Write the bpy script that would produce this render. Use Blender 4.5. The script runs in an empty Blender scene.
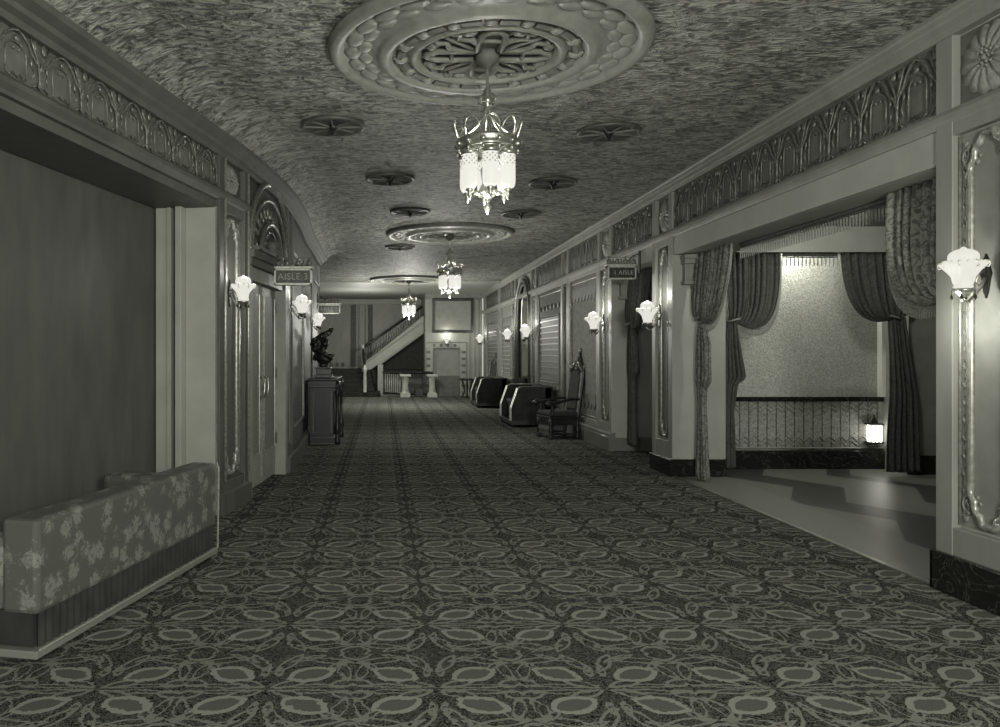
import bpy, bmesh, math, random
import numpy as np
from mathutils import Vector, Matrix
random.seed(7)
PI = math.pi
sc = bpy.context.scene
COL = sc.collection
H = 3.65                      # ceiling height
XR = 3.55                     # right wall face

# ------------------------------------------------------------------ camera
cd = bpy.data.cameras.new('camera'); cam = bpy.data.objects.new('camera', cd); COL.objects.link(cam)
cam.location = (0, 0, 1.5); cam.rotation_euler = (PI/2, 0, 0)
cd.lens = 28.8; cd.sensor_width = 36; cd.shift_x = 0.118; cd.shift_y = -0.0095
cd.clip_start = 0.05; cd.clip_end = 100
sc.camera = cam
# ------------------------------------------------------------------ world, view
w = bpy.data.worlds.new('world'); sc.world = w; w.use_nodes = True
w.node_tree.nodes['Background'].inputs[0].default_value = (1.0, 1.0, .95, 1)
w.node_tree.nodes['Background'].inputs[1].default_value = 0.85
sc.view_settings.view_transform = 'Standard'; sc.view_settings.look = 'None'
sc.view_settings.gamma = 1; sc.view_settings.use_curve_mapping = False
sc.view_settings.exposure = 1.05
LW = (1.0, .995, .93)
def point(name, loc, power, r=.1):
    l = bpy.data.lights.new(name, 'POINT'); l.energy = power; l.shadow_soft_size = r; l.color = LW
    o = bpy.data.objects.new(name, l); o.location = loc; COL.objects.link(o); return o
CH = [(.74, 5.62), (1.20, 14.17), (.77, 22.9)]
point('chandelier_and_fill_light', (1.3, -1.7, 2.1), 640, .3)       # unseen fill light added behind the camera to brighten the hall
for (x, y), e_ in zip(CH, (24, 46, 150)):
    point('chandelier_and_fill_light', (x, y, 2.36), e_, .12)
    point('chandelier_and_fill_light', (x, y, 3.0), 8, .06)
point('alcove_light', (5.3, 10.22, 2.95), 20, .12)        # lamp above the inner drapery
point('alcove_light', (4.95, 8.3, 2.8), 24, .15)  # no fitting here: fill added to brighten the alcove from the front
point('stair_fill_light', (-.6, 26.8, 2.5), 50, .3)  # unseen fill light added to brighten the stair hall

# ------------------------------------------------------------------ materials
def tint(v): return (v*.975, v*1.0, v*.87, 1)
MATS = {}
class NT:
    def __init__(s, m): s.nt = m.node_tree; s.n = s.nt.nodes; s.l = s.nt.links
    def val(s, x): return x
    def math(s, op, a, b=None, c=None):
        k = s.n.new('ShaderNodeMath'); k.operation = op
        for i, q in enumerate((a, b, c)):
            if q is None: continue
            if isinstance(q, (int, float)): k.inputs[i].default_value = q
            else: s.l.new(q, k.inputs[i])
        return k.outputs[0]
    def tex(s, kind, vec, scale, **kw):
        k = s.n.new(kind); k.inputs['Scale'].default_value = scale
        for a, b in kw.items():
            if a in k.inputs: k.inputs[a].default_value = b
            else: setattr(k, a, b)
        if vec is not None: s.l.new(vec, k.inputs['Vector'])
        return k
    def ramp(s, fac, stops):
        k = s.n.new('ShaderNodeValToRGB'); e = k.color_ramp.elements
        while len(e) < len(stops): e.new(.5)
        for q, (p, v) in zip(e, stops): q.position = p; q.color = tint(v)
        s.l.new(fac, k.inputs[0]); return k.outputs[0]
    def mapping(s, vec, scale):
        k = s.n.new('ShaderNodeMapping'); k.inputs['Scale'].default_value = scale
        s.l.new(vec, k.inputs['Vector']); return k.outputs[0]
    def bump(s, h, strength, dist=.02):
        k = s.n.new('ShaderNodeBump'); k.inputs['Strength'].default_value = strength; k.inputs['Distance'].default_value = dist
        s.l.new(h, k.inputs['Height']); s.l.new(k.outputs[0], s.n['Principled BSDF'].inputs['Normal'])
    def color(s, c): s.l.new(c, s.n['Principled BSDF'].inputs['Base Color'])
    def pos(s):
        return s.n.new('ShaderNodeNewGeometry').outputs['Position']
    def obj(s):
        return s.n.new('ShaderNodeTexCoord').outputs['Object']
    def sep(s, v):
        k = s.n.new('ShaderNodeSeparateXYZ'); s.l.new(v, k.inputs[0]); return k.outputs
def mat(name, v, rough=.6, metal=0.0, spec=.4):
    m = bpy.data.materials.new(name); m.use_nodes = True
    b = m.node_tree.nodes['Principled BSDF']
    b.inputs['Base Color'].default_value = tint(v); b.inputs['Roughness'].default_value = rough
    b.inputs['Metallic'].default_value = metal; b.inputs['Specular IOR Level'].default_value = spec
    MATS[name] = m; return m
def noisy(name, lo, hi, scale=8, rough=.6, bump=0, stretch=(1,1,1), metal=0, detail=4, bscale=None, dist=.01, pos=True, p0=.3, p1=.7):
    m = mat(name, hi, rough, metal); t = NT(m)
    v = t.mapping(t.pos() if pos else t.obj(), stretch)
    n = t.tex('ShaderNodeTexNoise', v, scale, Detail=detail)
    t.color(t.ramp(n.outputs[0], [(p0, lo), (p1, hi)]))
    if bump:
        n2 = t.tex('ShaderNodeTexNoise', v, bscale or scale*3, Detail=3)
        t.bump(n2.outputs[0], bump, dist)
    return m
def emit(name, v, strength):
    m = mat(name, v); b = m.node_tree.nodes['Principled BSDF']
    b.inputs['Emission Color'].default_value = (1, .99, .90, 1); b.inputs['Emission Strength'].default_value = strength
    return m

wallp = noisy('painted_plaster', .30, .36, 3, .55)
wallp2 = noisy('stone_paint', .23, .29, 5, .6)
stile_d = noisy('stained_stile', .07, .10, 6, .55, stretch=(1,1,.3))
stile = noisy('glazed_stile', .20, .25, 6, .45, stretch=(1,1,.3))
dark_ground = noisy('frieze_ground', .08, .12, 10, .7)
recess = noisy('panel_ground', .10, .15, 9, .6)
gilt = noisy('aged_gilt', .22, .42, 30, .32, metal=.45, pos=True)
gilt_dark = noisy('dull_gilt', .10, .24, 40, .38, metal=.5)
ornament = noisy('carved_plaster', .17, .27, 25, .42, bump=.6, bscale=60)
plaster_disc = noisy('medallion_plaster', .16, .22, 14, .42)
bronze = noisy('dark_bronze', .02, .06, 20, .3, metal=.7)
brass = noisy('antique_brass', .28, .5, 30, .28, metal=.8)
wood = noisy('dark_walnut', .010, .024, 6, .35, stretch=(1,1,.2))
velvet = noisy('dark_velvet', .012, .026, 8, .85)
glass = emit('lantern_glass', .04, .40)
glass_s = emit('sconce_glass', .06, .36)
opaque_glow = emit('lamp_glow', .8, 1.5)
metal_dk = noisy('vent_iron', .07, .11, 12, .5, metal=.3)
marble = mat('black_marble', .012, .15); t = NT(marble)
n = t.tex('ShaderNodeTexNoise', t.pos(), 3, Detail=8, Distortion=2.5)
t.color(t.ramp(n.outputs[0], [(.485, .012), (.5, .06), (.515, .012)]))
wmarble = noisy('white_marble', .3, .5, 9, .3)
mirror = mat('mirror_glass', .35, .05, 1.0)
base_wood = noisy('baseboard_paint', .13, .17, 5, .4)
plain_ceiling = noisy('plain_ceiling', .30, .34, 2, .6)

# ceiling: trowelled, crinkled plaster
ceil_m = mat('textured_ceiling', .2, .62, spec=.3); t = NT(ceil_m); p = t.pos()
v1 = t.mapping(p, (.8, 1.6, 1)); a = t.tex('ShaderNodeTexNoise', v1, 11, Detail=4, Roughness=.55, Distortion=1.2)
b_ = t.tex('ShaderNodeTexNoise', p, 2.2, Detail=2)
t.color(t.ramp(t.math('ADD', t.math('MULTIPLY', a.outputs[0], .8), t.math('MULTIPLY', b_.outputs[0], .2)), [(.41, .10), (.59, .44)]))  # ridges lightened and hollows darkened in the colour, painting light on the relief
t.bump(a.outputs[0], 1.0, .16)
# rough stippled wall in the alcove
stip = mat('stippled_plaster', .34, .6); t = NT(stip)
a = t.tex('ShaderNodeTexNoise', t.pos(), 55, Detail=4, Distortion=.3)
t.color(t.ramp(a.outputs[0], [(.35, .30), (.65, .48)])); t.bump(a.outputs[0], .9, .02)
# fabric panel
panelfab = mat('wall_damask', .2, .8); t = NT(panelfab)
a = t.tex('ShaderNodeTexNoise', t.pos(), 16, Detail=4, Distortion=2)
t.color(t.ramp(a.outputs[0], [(.42, .13), (.55, .21)]))
# wainscot with upright ribs and a woven look
wains = mat('wainscot_damask', .2, .7); t = NT(wains); s3 = t.sep(t.pos())
st = t.math('PINGPONG', s3[0], .06); st = t.math('LESS_THAN', st, .008)
a = t.tex('ShaderNodeTexNoise', t.pos(), 30, Detail=3, Distortion=2)
cc = t.math('SUBTRACT', a.outputs[0], t.math('MULTIPLY', st, .35))
t.color(t.ramp(cc, [(.15, .05), (.4, .20), (.6, .36)]))
brushed = noisy('mottled_panel', .19, .24, 7, .6)
# curtain brocade
cur = mat('brocade', .12, .6); t = NT(cur)
a = t.tex('ShaderNodeTexNoise', t.pos(), 14, Detail=3, Distortion=2.5)
t.color(t.ramp(a.outputs[0], [(.42, .085), (.56, .21)]))
curd = mat('dark_brocade', .06, .75); t = NT(curd)
a = t.tex('ShaderNodeTexNoise', t.pos(), 14, Detail=3, Distortion=2.5)
t.color(t.ramp(a.outputs[0], [(.35, .04), (.65, .085)]))
fringe_m = noisy('fringe_thread', .15, .3, 60, .5)
# floral upholstery
floral = mat('floral_fabric', .12, .75); t = NT(floral)
a = t.tex('ShaderNodeTexVoronoi', t.pos(), 9); b_ = t.tex('ShaderNodeTexNoise', t.pos(), 22, Detail=4, Distortion=2)
cc = t.math('ADD', t.math('MULTIPLY', a.outputs[0], -.8), b_.outputs[0])
t.color(t.ramp(cc, [(.1, .07), (.3, .17), (.5, .10)]))
# ribbed door cloth
ribs = mat('ribbed_door', .2, .55); t = NT(ribs); s3 = t.sep(t.pos())
st = t.math('PINGPONG', s3[1], .02); 
t.color(t.ramp(t.math('MULTIPLY', st, 50), [(.0, .15), (1, .24)]))
t.bump(t.math('MULTIPLY', st, 50), .6, .01)
# terrazzo
terr = mat('terrazzo', .25, .42, spec=.35); t = NT(terr); s3 = t.sep(t.pos())
X, Y = s3[0], s3[1]
nn = t.tex('ShaderNodeTexNoise', t.pos(), 90, Detail=2)
def dark_slab(y0, x0, x1):
    # zigzag strip running with the hall
    pass
zig = t.math('SUBTRACT', t.math('PINGPONG', t.math('MULTIPLY', Y, 1.0), .9), .45)
zx = t.math('ADD', X, t.math('MULTIPLY', zig, .55))
d1 = t.math('MULTIPLY', t.math('GREATER_THAN', zx, 4.38), t.math('LESS_THAN', zx, 4.95))
d2 = t.math('MULTIPLY', t.math('GREATER_THAN', zx, 5.75), t.math('LESS_THAN', zx, 6.05))
bord = t.math('GREATER_THAN', X, 4.2)
dk = t.math('MULTIPLY', t.math('MAXIMUM', d1, d2), bord)
val = t.math('ADD', t.math('MULTIPLY', dk, -.62), t.math('ADD', .78, t.math('MULTIPLY', t.math('SUBTRACT', nn.outputs[0], .5), .25)))
val = t.math('SUBTRACT', val, t.math('MULTIPLY', bord, .12))
t.color(t.ramp(val, [(0, .04), (1, .23)]))
# carpet
carpet = mat('patterned_carpet', .05, 1.0, spec=0); t = NT(carpet); s3 = t.sep(t.pos())
PX, PY = .76, .855
wn = t.tex('ShaderNodeTexNoise', t.pos(), 9, Detail=2)
wn2 = t.tex('ShaderNodeTexNoise', t.pos(), 38, Detail=1)
wob = t.math('ADD', t.math('MULTIPLY', t.math('SUBTRACT', wn.outputs[0], .5), .04), t.math('MULTIPLY', t.math('SUBTRACT', wn2.outputs[0], .5), .03))
u = t.math('PINGPONG', t.math('ADD', t.math('ADD', s3[0], -.245 + 20*PX), wob), PX/2)
v = t.math('PINGPONG', t.math('ADD', t.math('ADD', s3[1], -4.44 + 20*PY), wob), PY/2)
def ell(cx, cy, ra, rb, ang, lw):
    ca, sa = math.cos(ang), math.sin(ang)
    du = t.math('SUBTRACT', u, cx); dv = t.math('SUBTRACT', v, cy)
    x_ = t.math('ADD', t.math('MULTIPLY', du, ca/ra), t.math('MULTIPLY', dv, sa/ra))
    y_ = t.math('ADD', t.math('MULTIPLY', du, -sa/rb), t.math('MULTIPLY', dv, ca/rb))
    # pointed oval
    d = t.math('ADD', t.math('MULTIPLY', x_, x_), t.math('POWER', t.math('ABSOLUTE', y_), 1.15))
    o = t.math('LESS_THAN', t.math('ABSOLUTE', t.math('SUBTRACT', d, 1.0)), lw)
    f = t.math('LESS_THAN', d, 1.0)
    return o, f
lines = None; fills = None
for k, e in enumerate([(.185, .165, .112, .070, .50, .26), (.10, .055, .085, .030, .45, .34), (.07, .30, .11, .030, 1.15, .28), (.25, .33, .12, .03, -.25, .28),
          (.335, .20, .028, .10, .2, .28), (.34, .06, .06, .035, .5, .3), (.16, .36, .09, .02, .5, .35), (.37, .40, .06, .06, 0, .25), (.20, .03, .13, .017, .05, .4),
          (.30, .27, .06, .018, .9, .4), (.03, .20, .02, .05, 0, .4)]):
    o, f = ell(*e)
    o = t.math('MULTIPLY', o, 1.0 if k == 0 else .75)
    lines = o if lines is None else t.math('MAXIMUM', lines, o)
    if k == 0: fills = f if fills is None else t.math('MAXIMUM', fills, f)
sq = t.tex('ShaderNodeTexNoise', t.mapping(t.pos(), (1, 1.2, 1)), 34, Detail=3, Distortion=3)
sqm = t.math('LESS_THAN', t.math('ABSOLUTE', t.math('SUBTRACT', sq.outputs[0], .5)), .042)
sqm = t.math('MULTIPLY', sqm, t.math('SUBTRACT', 1, fills))
val = t.math('MAXIMUM', t.math('MULTIPLY', lines, .9), t.math('MAXIMUM', t.math('MULTIPLY', fills, .36), t.math('MULTIPLY', sqm, .55)))
fn = t.tex('ShaderNodeTexNoise', t.pos(), 160, Detail=1)
val = t.math('MULTIPLY', val, t.math('ADD', .55, t.math('MULTIPLY', fn.outputs[0], .9)))
t.color(t.ramp(val, [(0, .008), (1, .24)]))
t.bump(fn.outputs[0], .4, .01)

# ------------------------------------------------------------------ mesh builder
def FR(u, n, z): return Vector((XR - n, u, z))            # right wall frame: u along the hall, n into the room
LP = [(-3, -3.4), (3, -2.32), (6.6, -1.66), (7.43, -1.49), (8.1, -1.37), (9.8, -1.19), (11.5, -1.18), (13.2, -1.25), (14.6, -1.25), (16.8, -1.28), (18, -1.3)]
_ly = np.array([p[0] for p in LP]); _lx = np.array([p[1] for p in LP])
def XL(y): return float(np.mean([np.interp(y + d, _ly, _lx) for d in (-.5, -.3, -.1, .1, .3, .5)]))
def FL(u, n, z):
    x = XL(u); dx = (XL(u+.05) - XL(u-.05))/.1
    L = math.hypot(1, dx); return Vector((x + n/L, u - n*dx/L, z))
def FE(u, n, z): return Vector((u, 28.6 - n, z))          # end wall frame: u = x
def FID(x, y, z): return Vector((x, y, z))
class MB:
    def __init__(s, F=FID): s.bm = bmesh.new(); s.F = F
    def V(s, p): return s.bm.verts.new(s.F(*p))
    def face(s, vs):
        try: return s.bm.faces.new(vs)
        except ValueError: return None
    def box(s, a0, a1, b0, b1, c0, c1, seg=1):
        pr = [(b0, c0), (b1, c0), (b1, c1), (b0, c1)]
        s.prism(pr, [a0 + (a1-a0)*i/seg for i in range(seg+1)]); return s
    def prism(s, prof, us):
        """profile in (second, third) coordinates swept along the first"""
        rows = [[s.V((u, b, c)) for b, c in prof] for u in us]
        m = len(prof)
        for r0, r1 in zip(rows, rows[1:]):
            for i in range(m): s.face([r0[i], r0[(i+1) % m], r1[(i+1) % m], r1[i]])
        s.face(rows[0]); s.face(rows[-1][::-1]); return s
    def poly(s, pts, b0, b1):
        """outline in (first, third), extruded over the second coordinate"""
        A = [s.V((a, b0, c)) for a, c in pts]; B = [s.V((a, b1, c)) for a, c in pts]; m = len(pts)
        for i in range(m): s.face([A[i], A[(i+1) % m], B[(i+1) % m], B[i]])
        s.face(A); s.face(B[::-1]); return s
    def tube(s, pts, r, seg=6, closed=False, flat=1.0):
        P = [s.F(*p) for p in pts]; n = len(P); rings = []
        if n < 2: return s
        up = None
        for i in range(n):
            a = P[(i-1) % n] if (closed or i > 0) else P[i]; b = P[(i+1) % n] if (closed or i < n-1) else P[i]
            t_ = (b - a)
            if t_.length < 1e-7: t_ = Vector((0, 0, 1))
            t_.normalize()
            if up is None: up = t_.orthogonal().normalized()
            else:
                up = up - t_*up.dot(t_)
                up = up.normalized() if up.length > 1e-5 else t_.orthogonal().normalized()
            sd = t_.cross(up); rr = r[i] if isinstance(r, (list, tuple)) else r
            rings.append([s.bm.verts.new(P[i] + (up*math.cos(2*PI*k/seg) + sd*math.sin(2*PI*k/seg))*rr) for k in range(seg)])
        prs = list(zip(rings, rings[1:])) + ([(rings[-1], rings[0])] if closed else [])
        for A, B in prs:
            for k in range(seg): s.face([A[k], A[(k+1) % seg], B[(k+1) % seg], B[k]])
        if not closed: s.face(rings[0][::-1]); s.face(rings[-1])
        return s
    def lathe(s, prof, c=(0, 0, 0), seg=24, mod=None, axis=None):
        """prof (r, z) spun about the z axis at c (in frame coordinates when F is a plain one)"""
        rows = []
        for r, z in prof:
            row = []
            for k in range(seg):
                a = 2*PI*k/seg; rr = r*(mod(a, z) if mod else 1)
                q = (rr*math.cos(a), rr*math.sin(a), z)
                row.append(s.V((c[0]+q[0], c[1]+q[1], c[2]+q[2]) if axis is None else axis(q, c)))
            rows.append(row)
        for A, B in zip(rows, rows[1:]):
            for k in range(seg): s.face([A[k], A[(k+1) % seg], B[(k+1) % seg], B[k]])
        s.face(rows[0][::-1]); s.face(rows[-1]); return s
    def ball(s, c, r, sx=1, sy=1, sz=1, seg=10, rings=6, rot=None):
        rows = []
        for i in range(1, rings):
            th = PI*i/rings
            row = []
            for k in range(seg):
                a = 2*PI*k/seg; q = Vector((math.sin(th)*math.cos(a)*r*sx, math.sin(th)*math.sin(a)*r*sy, math.cos(th)*r*sz))
                if rot is not None: q = rot @ q
                row.append(s.V((c[0]+q.x, c[1]+q.y, c[2]+q.z)))
            rows.append(row)
        def pole(z):
            q = Vector((0, 0, z*r*sz)); q = rot @ q if rot is not None else q
            return s.V((c[0]+q.x, c[1]+q.y, c[2]+q.z))
        t_, b = pole(1), pole(-1)
        for A, B in zip(rows, rows[1:]):
            for k in range(seg): s.face([A[k], A[(k+1) % seg], B[(k+1) % seg], B[k]])
        for k in range(seg):
            s.face([t_, rows[0][(k+1) % seg], rows[0][k]]); s.face([b, rows[-1][k], rows[-1][(k+1) % seg]])
        return s
    def grid(s, fn, nu, nv):
        g = [[s.V(fn(i/nu, j/nv)) for j in range(nv+1)] for i in range(nu+1)]
        for i in range(nu):
            for j in range(nv): s.face([g[i][j], g[i+1][j], g[i+1][j+1], g[i][j+1]])
        return s
    def build(s, name, m, parent=None, smooth=False, bevel=0, solid=0, **props):
        bmesh.ops.recalc_face_normals(s.bm, faces=s.bm.faces)
        if smooth:
            for f in s.bm.faces: f.smooth = True
        me = bpy.data.meshes.new(name); s.bm.to_mesh(me); s.bm.free()
        me.materials.append(m)
        o = bpy.data.objects.new(name, me); COL.objects.link(o)
        if parent is not None: o.parent = parent
        if smooth == 'auto' or (smooth and bevel): pass
        if bevel:
            b = o.modifiers.new('bevel', 'BEVEL'); b.width = bevel; b.segments = 2; b.limit_method = 'ANGLE'
        if solid:
            q = o.modifiers.new('solid', 'SOLIDIFY'); q.thickness = solid
        for k, v_ in props.items(): o[k] = v_
        return o
def struct(o): o['kind'] = 'structure'; return o
def thing(name, label, cat, loc=(0, 0, 0), rz=0, group=None):
    o = bpy.data.objects.new(name, None); COL.objects.link(o); o.empty_display_size = .1
    o.location = loc; o.rotation_euler = (0, 0, rz); o['label'] = label; o['category'] = cat
    if group: o['group'] = group
    return o
def dup(o, loc=None, rz=None, label=None, scale=None):
    c = o.copy(); COL.objects.link(c)
    def kids(a, b):
        for ch in [q for q in ALLKIDS(a)]:
            d = ch.copy(); COL.objects.link(d); d.parent = b; kids(ch, d)
    kids(o, c)
    if loc is not None: c.location = loc
    if rz is not None: c.rotation_euler = (0, 0, rz)
    if label: c['label'] = label
    if scale: c.scale = (scale,)*3
    return c
def ALLKIDS(a): return list(a.children)
def arc(cx, cz, r, a0, a1, n=10, sx=1, nrm=0, k=1):
    return [(cx + sx*r*math.cos(a0+(a1-a0)*i/n), nrm, cz + k*r*math.sin(a0+(a1-a0)*i/n)) for i in range(n+1)]

# ================================================================== STRUCTURE
# floors
f = MB(); f.box(-6, XR+.03, -4, 28.6, -.1, 0)
struct(f.build('floor', carpet))
f = MB(); f.box(XR+.03, 8.2, 3.5, 10.8, -.1, 0.0); struct(f.build('floor', terr))
f = MB(); f.box(XR+.0, XR+.045, 5.13, 9.8, 0.0, .012); struct(f.build('trim_1', brass))
f = MB(); f.box(XR+.03, 6.4, 10.9, 14, -.1, 0.0); struct(f.build('floor', carpet))
f = MB(); f.box(-6, 3.6, 28.6, 32, -.1, 0.0); struct(f.build('floor', wallp2))
# ceilings
f = MB(); f.box(-6, XR+.1, -4, 23.6, H, H+.1); struct(f.build('ceiling', ceil_m))
f = MB(); f.box(-6, XR+.1, 23.6, 32, H, H+.1); struct(f.build('ceiling', plain_ceiling))
f = MB(); f.box(-6, XR+.1, 23.55, 23.75, H-.05, H); struct(f.build('trim_2', plain_ceiling))

# right wall ---------------------------------------------------------
wr = MB(FR)
D = -.65; RC = -.06
def seg_solid(u0, u1): wr.box(u0, u1, D, RC, 0, H, 1)
seg_solid(-4, 5.13); seg_solid(9.8, 10.52); seg_solid(12.4, 28.6)
wr.box(5.13, 9.8, D, RC, 2.71, H); wr.box(10.52, 12.4, D, RC, 2.74, H)
wall_r = struct(wr.build('wall_right', wallp))
# cornice, rails, stiles standing proud of the wall
tr = MB(FR)
corn = [(-.06, 3.49), (.0, 3.49), (.005, 3.52), (.02, 3.53), (.024, 3.57), (.034, 3.58), (.038, 3.61), (.05, 3.625), (.05, H), (-.06, H)]
tr.prism(corn, [-4, 28.6])
tr.prism([(-.06, 2.93), (-.01, 2.93), (.0, 2.95), (.015, 2.97), (.015, 3.0), (0, 3.03), (-.06, 3.03)], [-4, 28.6])
tr.build('cornice', stile, wall_r)
# (u0,u1) of pilasters with a narrow carved panel
PIL_R = [(4.34, 5.13), (9.8, 10.52), (12.4, 13.2), (15.3, 15.85), (18.45, 19.1), (21.3, 21.9), (24.1, 24.5), (27.4, 28.0)]
ST = MB(FR)
for i, (a, b) in enumerate(PIL_R):
    wst = .13 if i else .15
    if b - a < .7: wst = .09
    ST.box(a, a+wst, RC, 0, 0, 3.49); ST.box(b-wst, b, RC, 0, 0, 3.49)
    ST.box(a+.01, b-.01, RC, -.004, 0, .42); ST.box(a+.01, b-.01, RC, -.004, 2.86, 2.94)
ST.build('pilaster_stile', stile, wall_r, bevel=.006)
# header faces above openings, soffit lining
hd = MB(FR)
hd.box(5.13, 9.8, -.05, -.02, 2.71, 2.93); hd.box(10.52, 12.4, -.05, -.02, 2.74, 2.93)
hd.build('header', wallp, wall_r, bevel=.004)
# reveals with capitals (corbels)
jb = MB(FR)
for (uu, s_) in ((9.8, -1), (12.4, -1)):
    a, b = sorted((uu, uu + s_*.02))
    jb.box(a, b, -.65, -.0, .22, 2.72)
jb.build('reveal', wallp, wall_r)
cb = MB(FR)
for uu in (9.79, 12.39):
    n0, n1 = -.34, -.10
    cb.box(uu-.10, uu, n0, n1-.02, 2.38, 2.60); cb.box(uu-.16, uu, n0-.01, n1, 2.59, 2.66); cb.box(uu-.20, uu, n0-.02, n1+.01, 2.65, 2.70)
    cb.box(uu-.14, uu, n0-.01, n1, 2.34, 2.39)
cb.build('corbel', wallp2, wall_r, bevel=.008)
# baseboards
bs = MB(FR); bs.box(-4, 5.15, RC, .03, 0, .25); bs.box(5.11, 5.145, -.66, .03, 0, .25)
bs.box(9.77, 10.54, -.66, .03, 0, .21)
struct(bs.build('baseboard_right', marble, bevel=.01))
bs = MB(FR)
pb = [(-.06, 0), (.045, 0), (.045, .2), (.03, .22), (.03, .25), (0, .28), (-.06, .28)]
bs.prism(pb, [12.37, 28.6]); bs.box(12.365, 12.4, -.66, .03, 0, .2)
struct(bs.build('baseboard_right', base_wood))

# ---- carved frieze
def frieze(u0, u1, F, parent, pitch=.43, z0=3.04, z1=3.48, lod=1, r=.78, n0=-.052):
    g = MB(F); g.box(u0, u1, n0-.003, n0+.004, z0, z1, max(1, int((u1-u0)/.4))); g.build('frieze_ground', recess, parent)
    N = max(1, round((u1-u0)/pitch)); p = (u1-u0)/N; m = MB(F); hh = z1-z0; nn_ = n0+.02
    seg = 6 if lod else 4; k = 8 if lod else 5
    for i in range(N):
        c = u0 + p*(i+.5)
        def T(pts, rr): m.tube([(c+a*p, nn_+b, z0+z*hh) for a, b, z in pts], rr*r, seg)
        # inner lancet
        T([(-.21, 0, .10), (-.21, 0, .55)] + [(-.21*math.cos(PI*q/k), 0, .55+.2*math.sin(PI*q/k)) for q in range(1, k)] + [(.21, 0, .55), (.21, 0, .10)], .0065)
        T([(-.21, 0, .10), (-.14, .005, .05), (-.07, .005, .14), (0, .008, .06), (.07, .005, .14), (.14, .005, .05), (.21, 0, .10)], .006)
        # outer ogee arch
        T([(-.5, 0, .02), (-.5, .0, .36), (-.44, .008, .52), (-.30, .01, .66), (-.24, .01, .80), (-.12, .01, .93), (0, .012, .98), (.12, .01, .93), (.24, .01, .80), (.30, .01, .66), (.44, .008, .52), (.5, 0, .36), (.5, 0, .02)], .011)
        # Y branches reaching the top
        for s_ in (-1, 1):
            T([(s_*.5, .0, .36), (s_*.46, .004, .6), (s_*.36, .006, .80), (s_*.30, .004, .98)], .009)
            T([(s_*.5, .0, .03), (s_*.42, .006, .12), (s_*.34, .006, .04)], .008)
            if lod:
                m.ball((c+s_*.40*p, nn_, z0+.9*hh), .03, 1, .4, 1.2, 6, 4)
                m.ball((c+s_*.33*p, nn_, z0+.52*hh), .018, .8, .5, 1.6, 6, 4)
                T([(s_*.33, 0, .2), (s_*.37, .006, .32), (s_*.33, 0, .44)], .006)
        if lod:
            m.ball((c, nn_+.005, z0+.82*hh), .022, 1, .6, 1, 6, 4)
            for q in (-.06, .06): m.ball((c+q*p, nn_, z0+.62*hh), .010, 1, 1, 1, 6, 4)
    return m.build('frieze_tracery', gilt_dark, parent, smooth=True)
def rosette(uc, zc, w, h, F, parent, n0=-.055):
    g = MB(F); g.box(uc-w/2, uc+w/2, n0-.003, n0+.004, zc-h/2, zc+h/2); g.build('rosette_ground', dark_ground, parent)
    m = MB(F); np_ = 14
    def fl(i, j):
        a = 2*PI*i; rr = j
        petal = .9+.1*abs(math.cos(np_/2*a))
        bulge = .035*math.sin(PI*min(1, rr*1.05))**.7*(.55+.45*abs(math.cos(np_/2*a))) + .006
        return (uc + rr*petal*w*.48*math.cos(a), n0+bulge, zc + rr*petal*h*.49*math.sin(a))
    m.grid(fl, 96, 8)
    for r_, q, s_ in ((.0, 1, .018), (.035, 6, .011), (.06, 10, .009)):
        for k in range(q): m.ball((uc+r_*math.cos(2*PI*k/q), n0+.04, zc+r_*math.sin(2*PI*k/q)), s_, 1, 1, 1, 6, 4)
    m.build('rosette', ornament if w > .4 else gilt_dark, parent, smooth=True)
FRZ = MB(FR)
ed = []
prev = -1.0
for i, (a, b) in enumerate(PIL_R):
    wst = .15 if i == 0 else (.13 if b-a >= .7 else .09)
    rosette((a+b)/2, 3.26, b-a-2*wst, .43, FR, wall_r)
frieze(5.14, 9.79, FR, wall_r, .425, lod=1)
frieze(10.54, 12.39, FR, wall_r, .4, lod=1)
for (a, b) in ((13.2, 15.3), (15.85, 18.45), (21.9, 24.1), (24.5, 27.4)):
    frieze(a+.02, b-.02, FR, wall_r, .42, lod=0)
frieze(2.6, 4.33, FR, wall_r, .43, lod=1)

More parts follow.
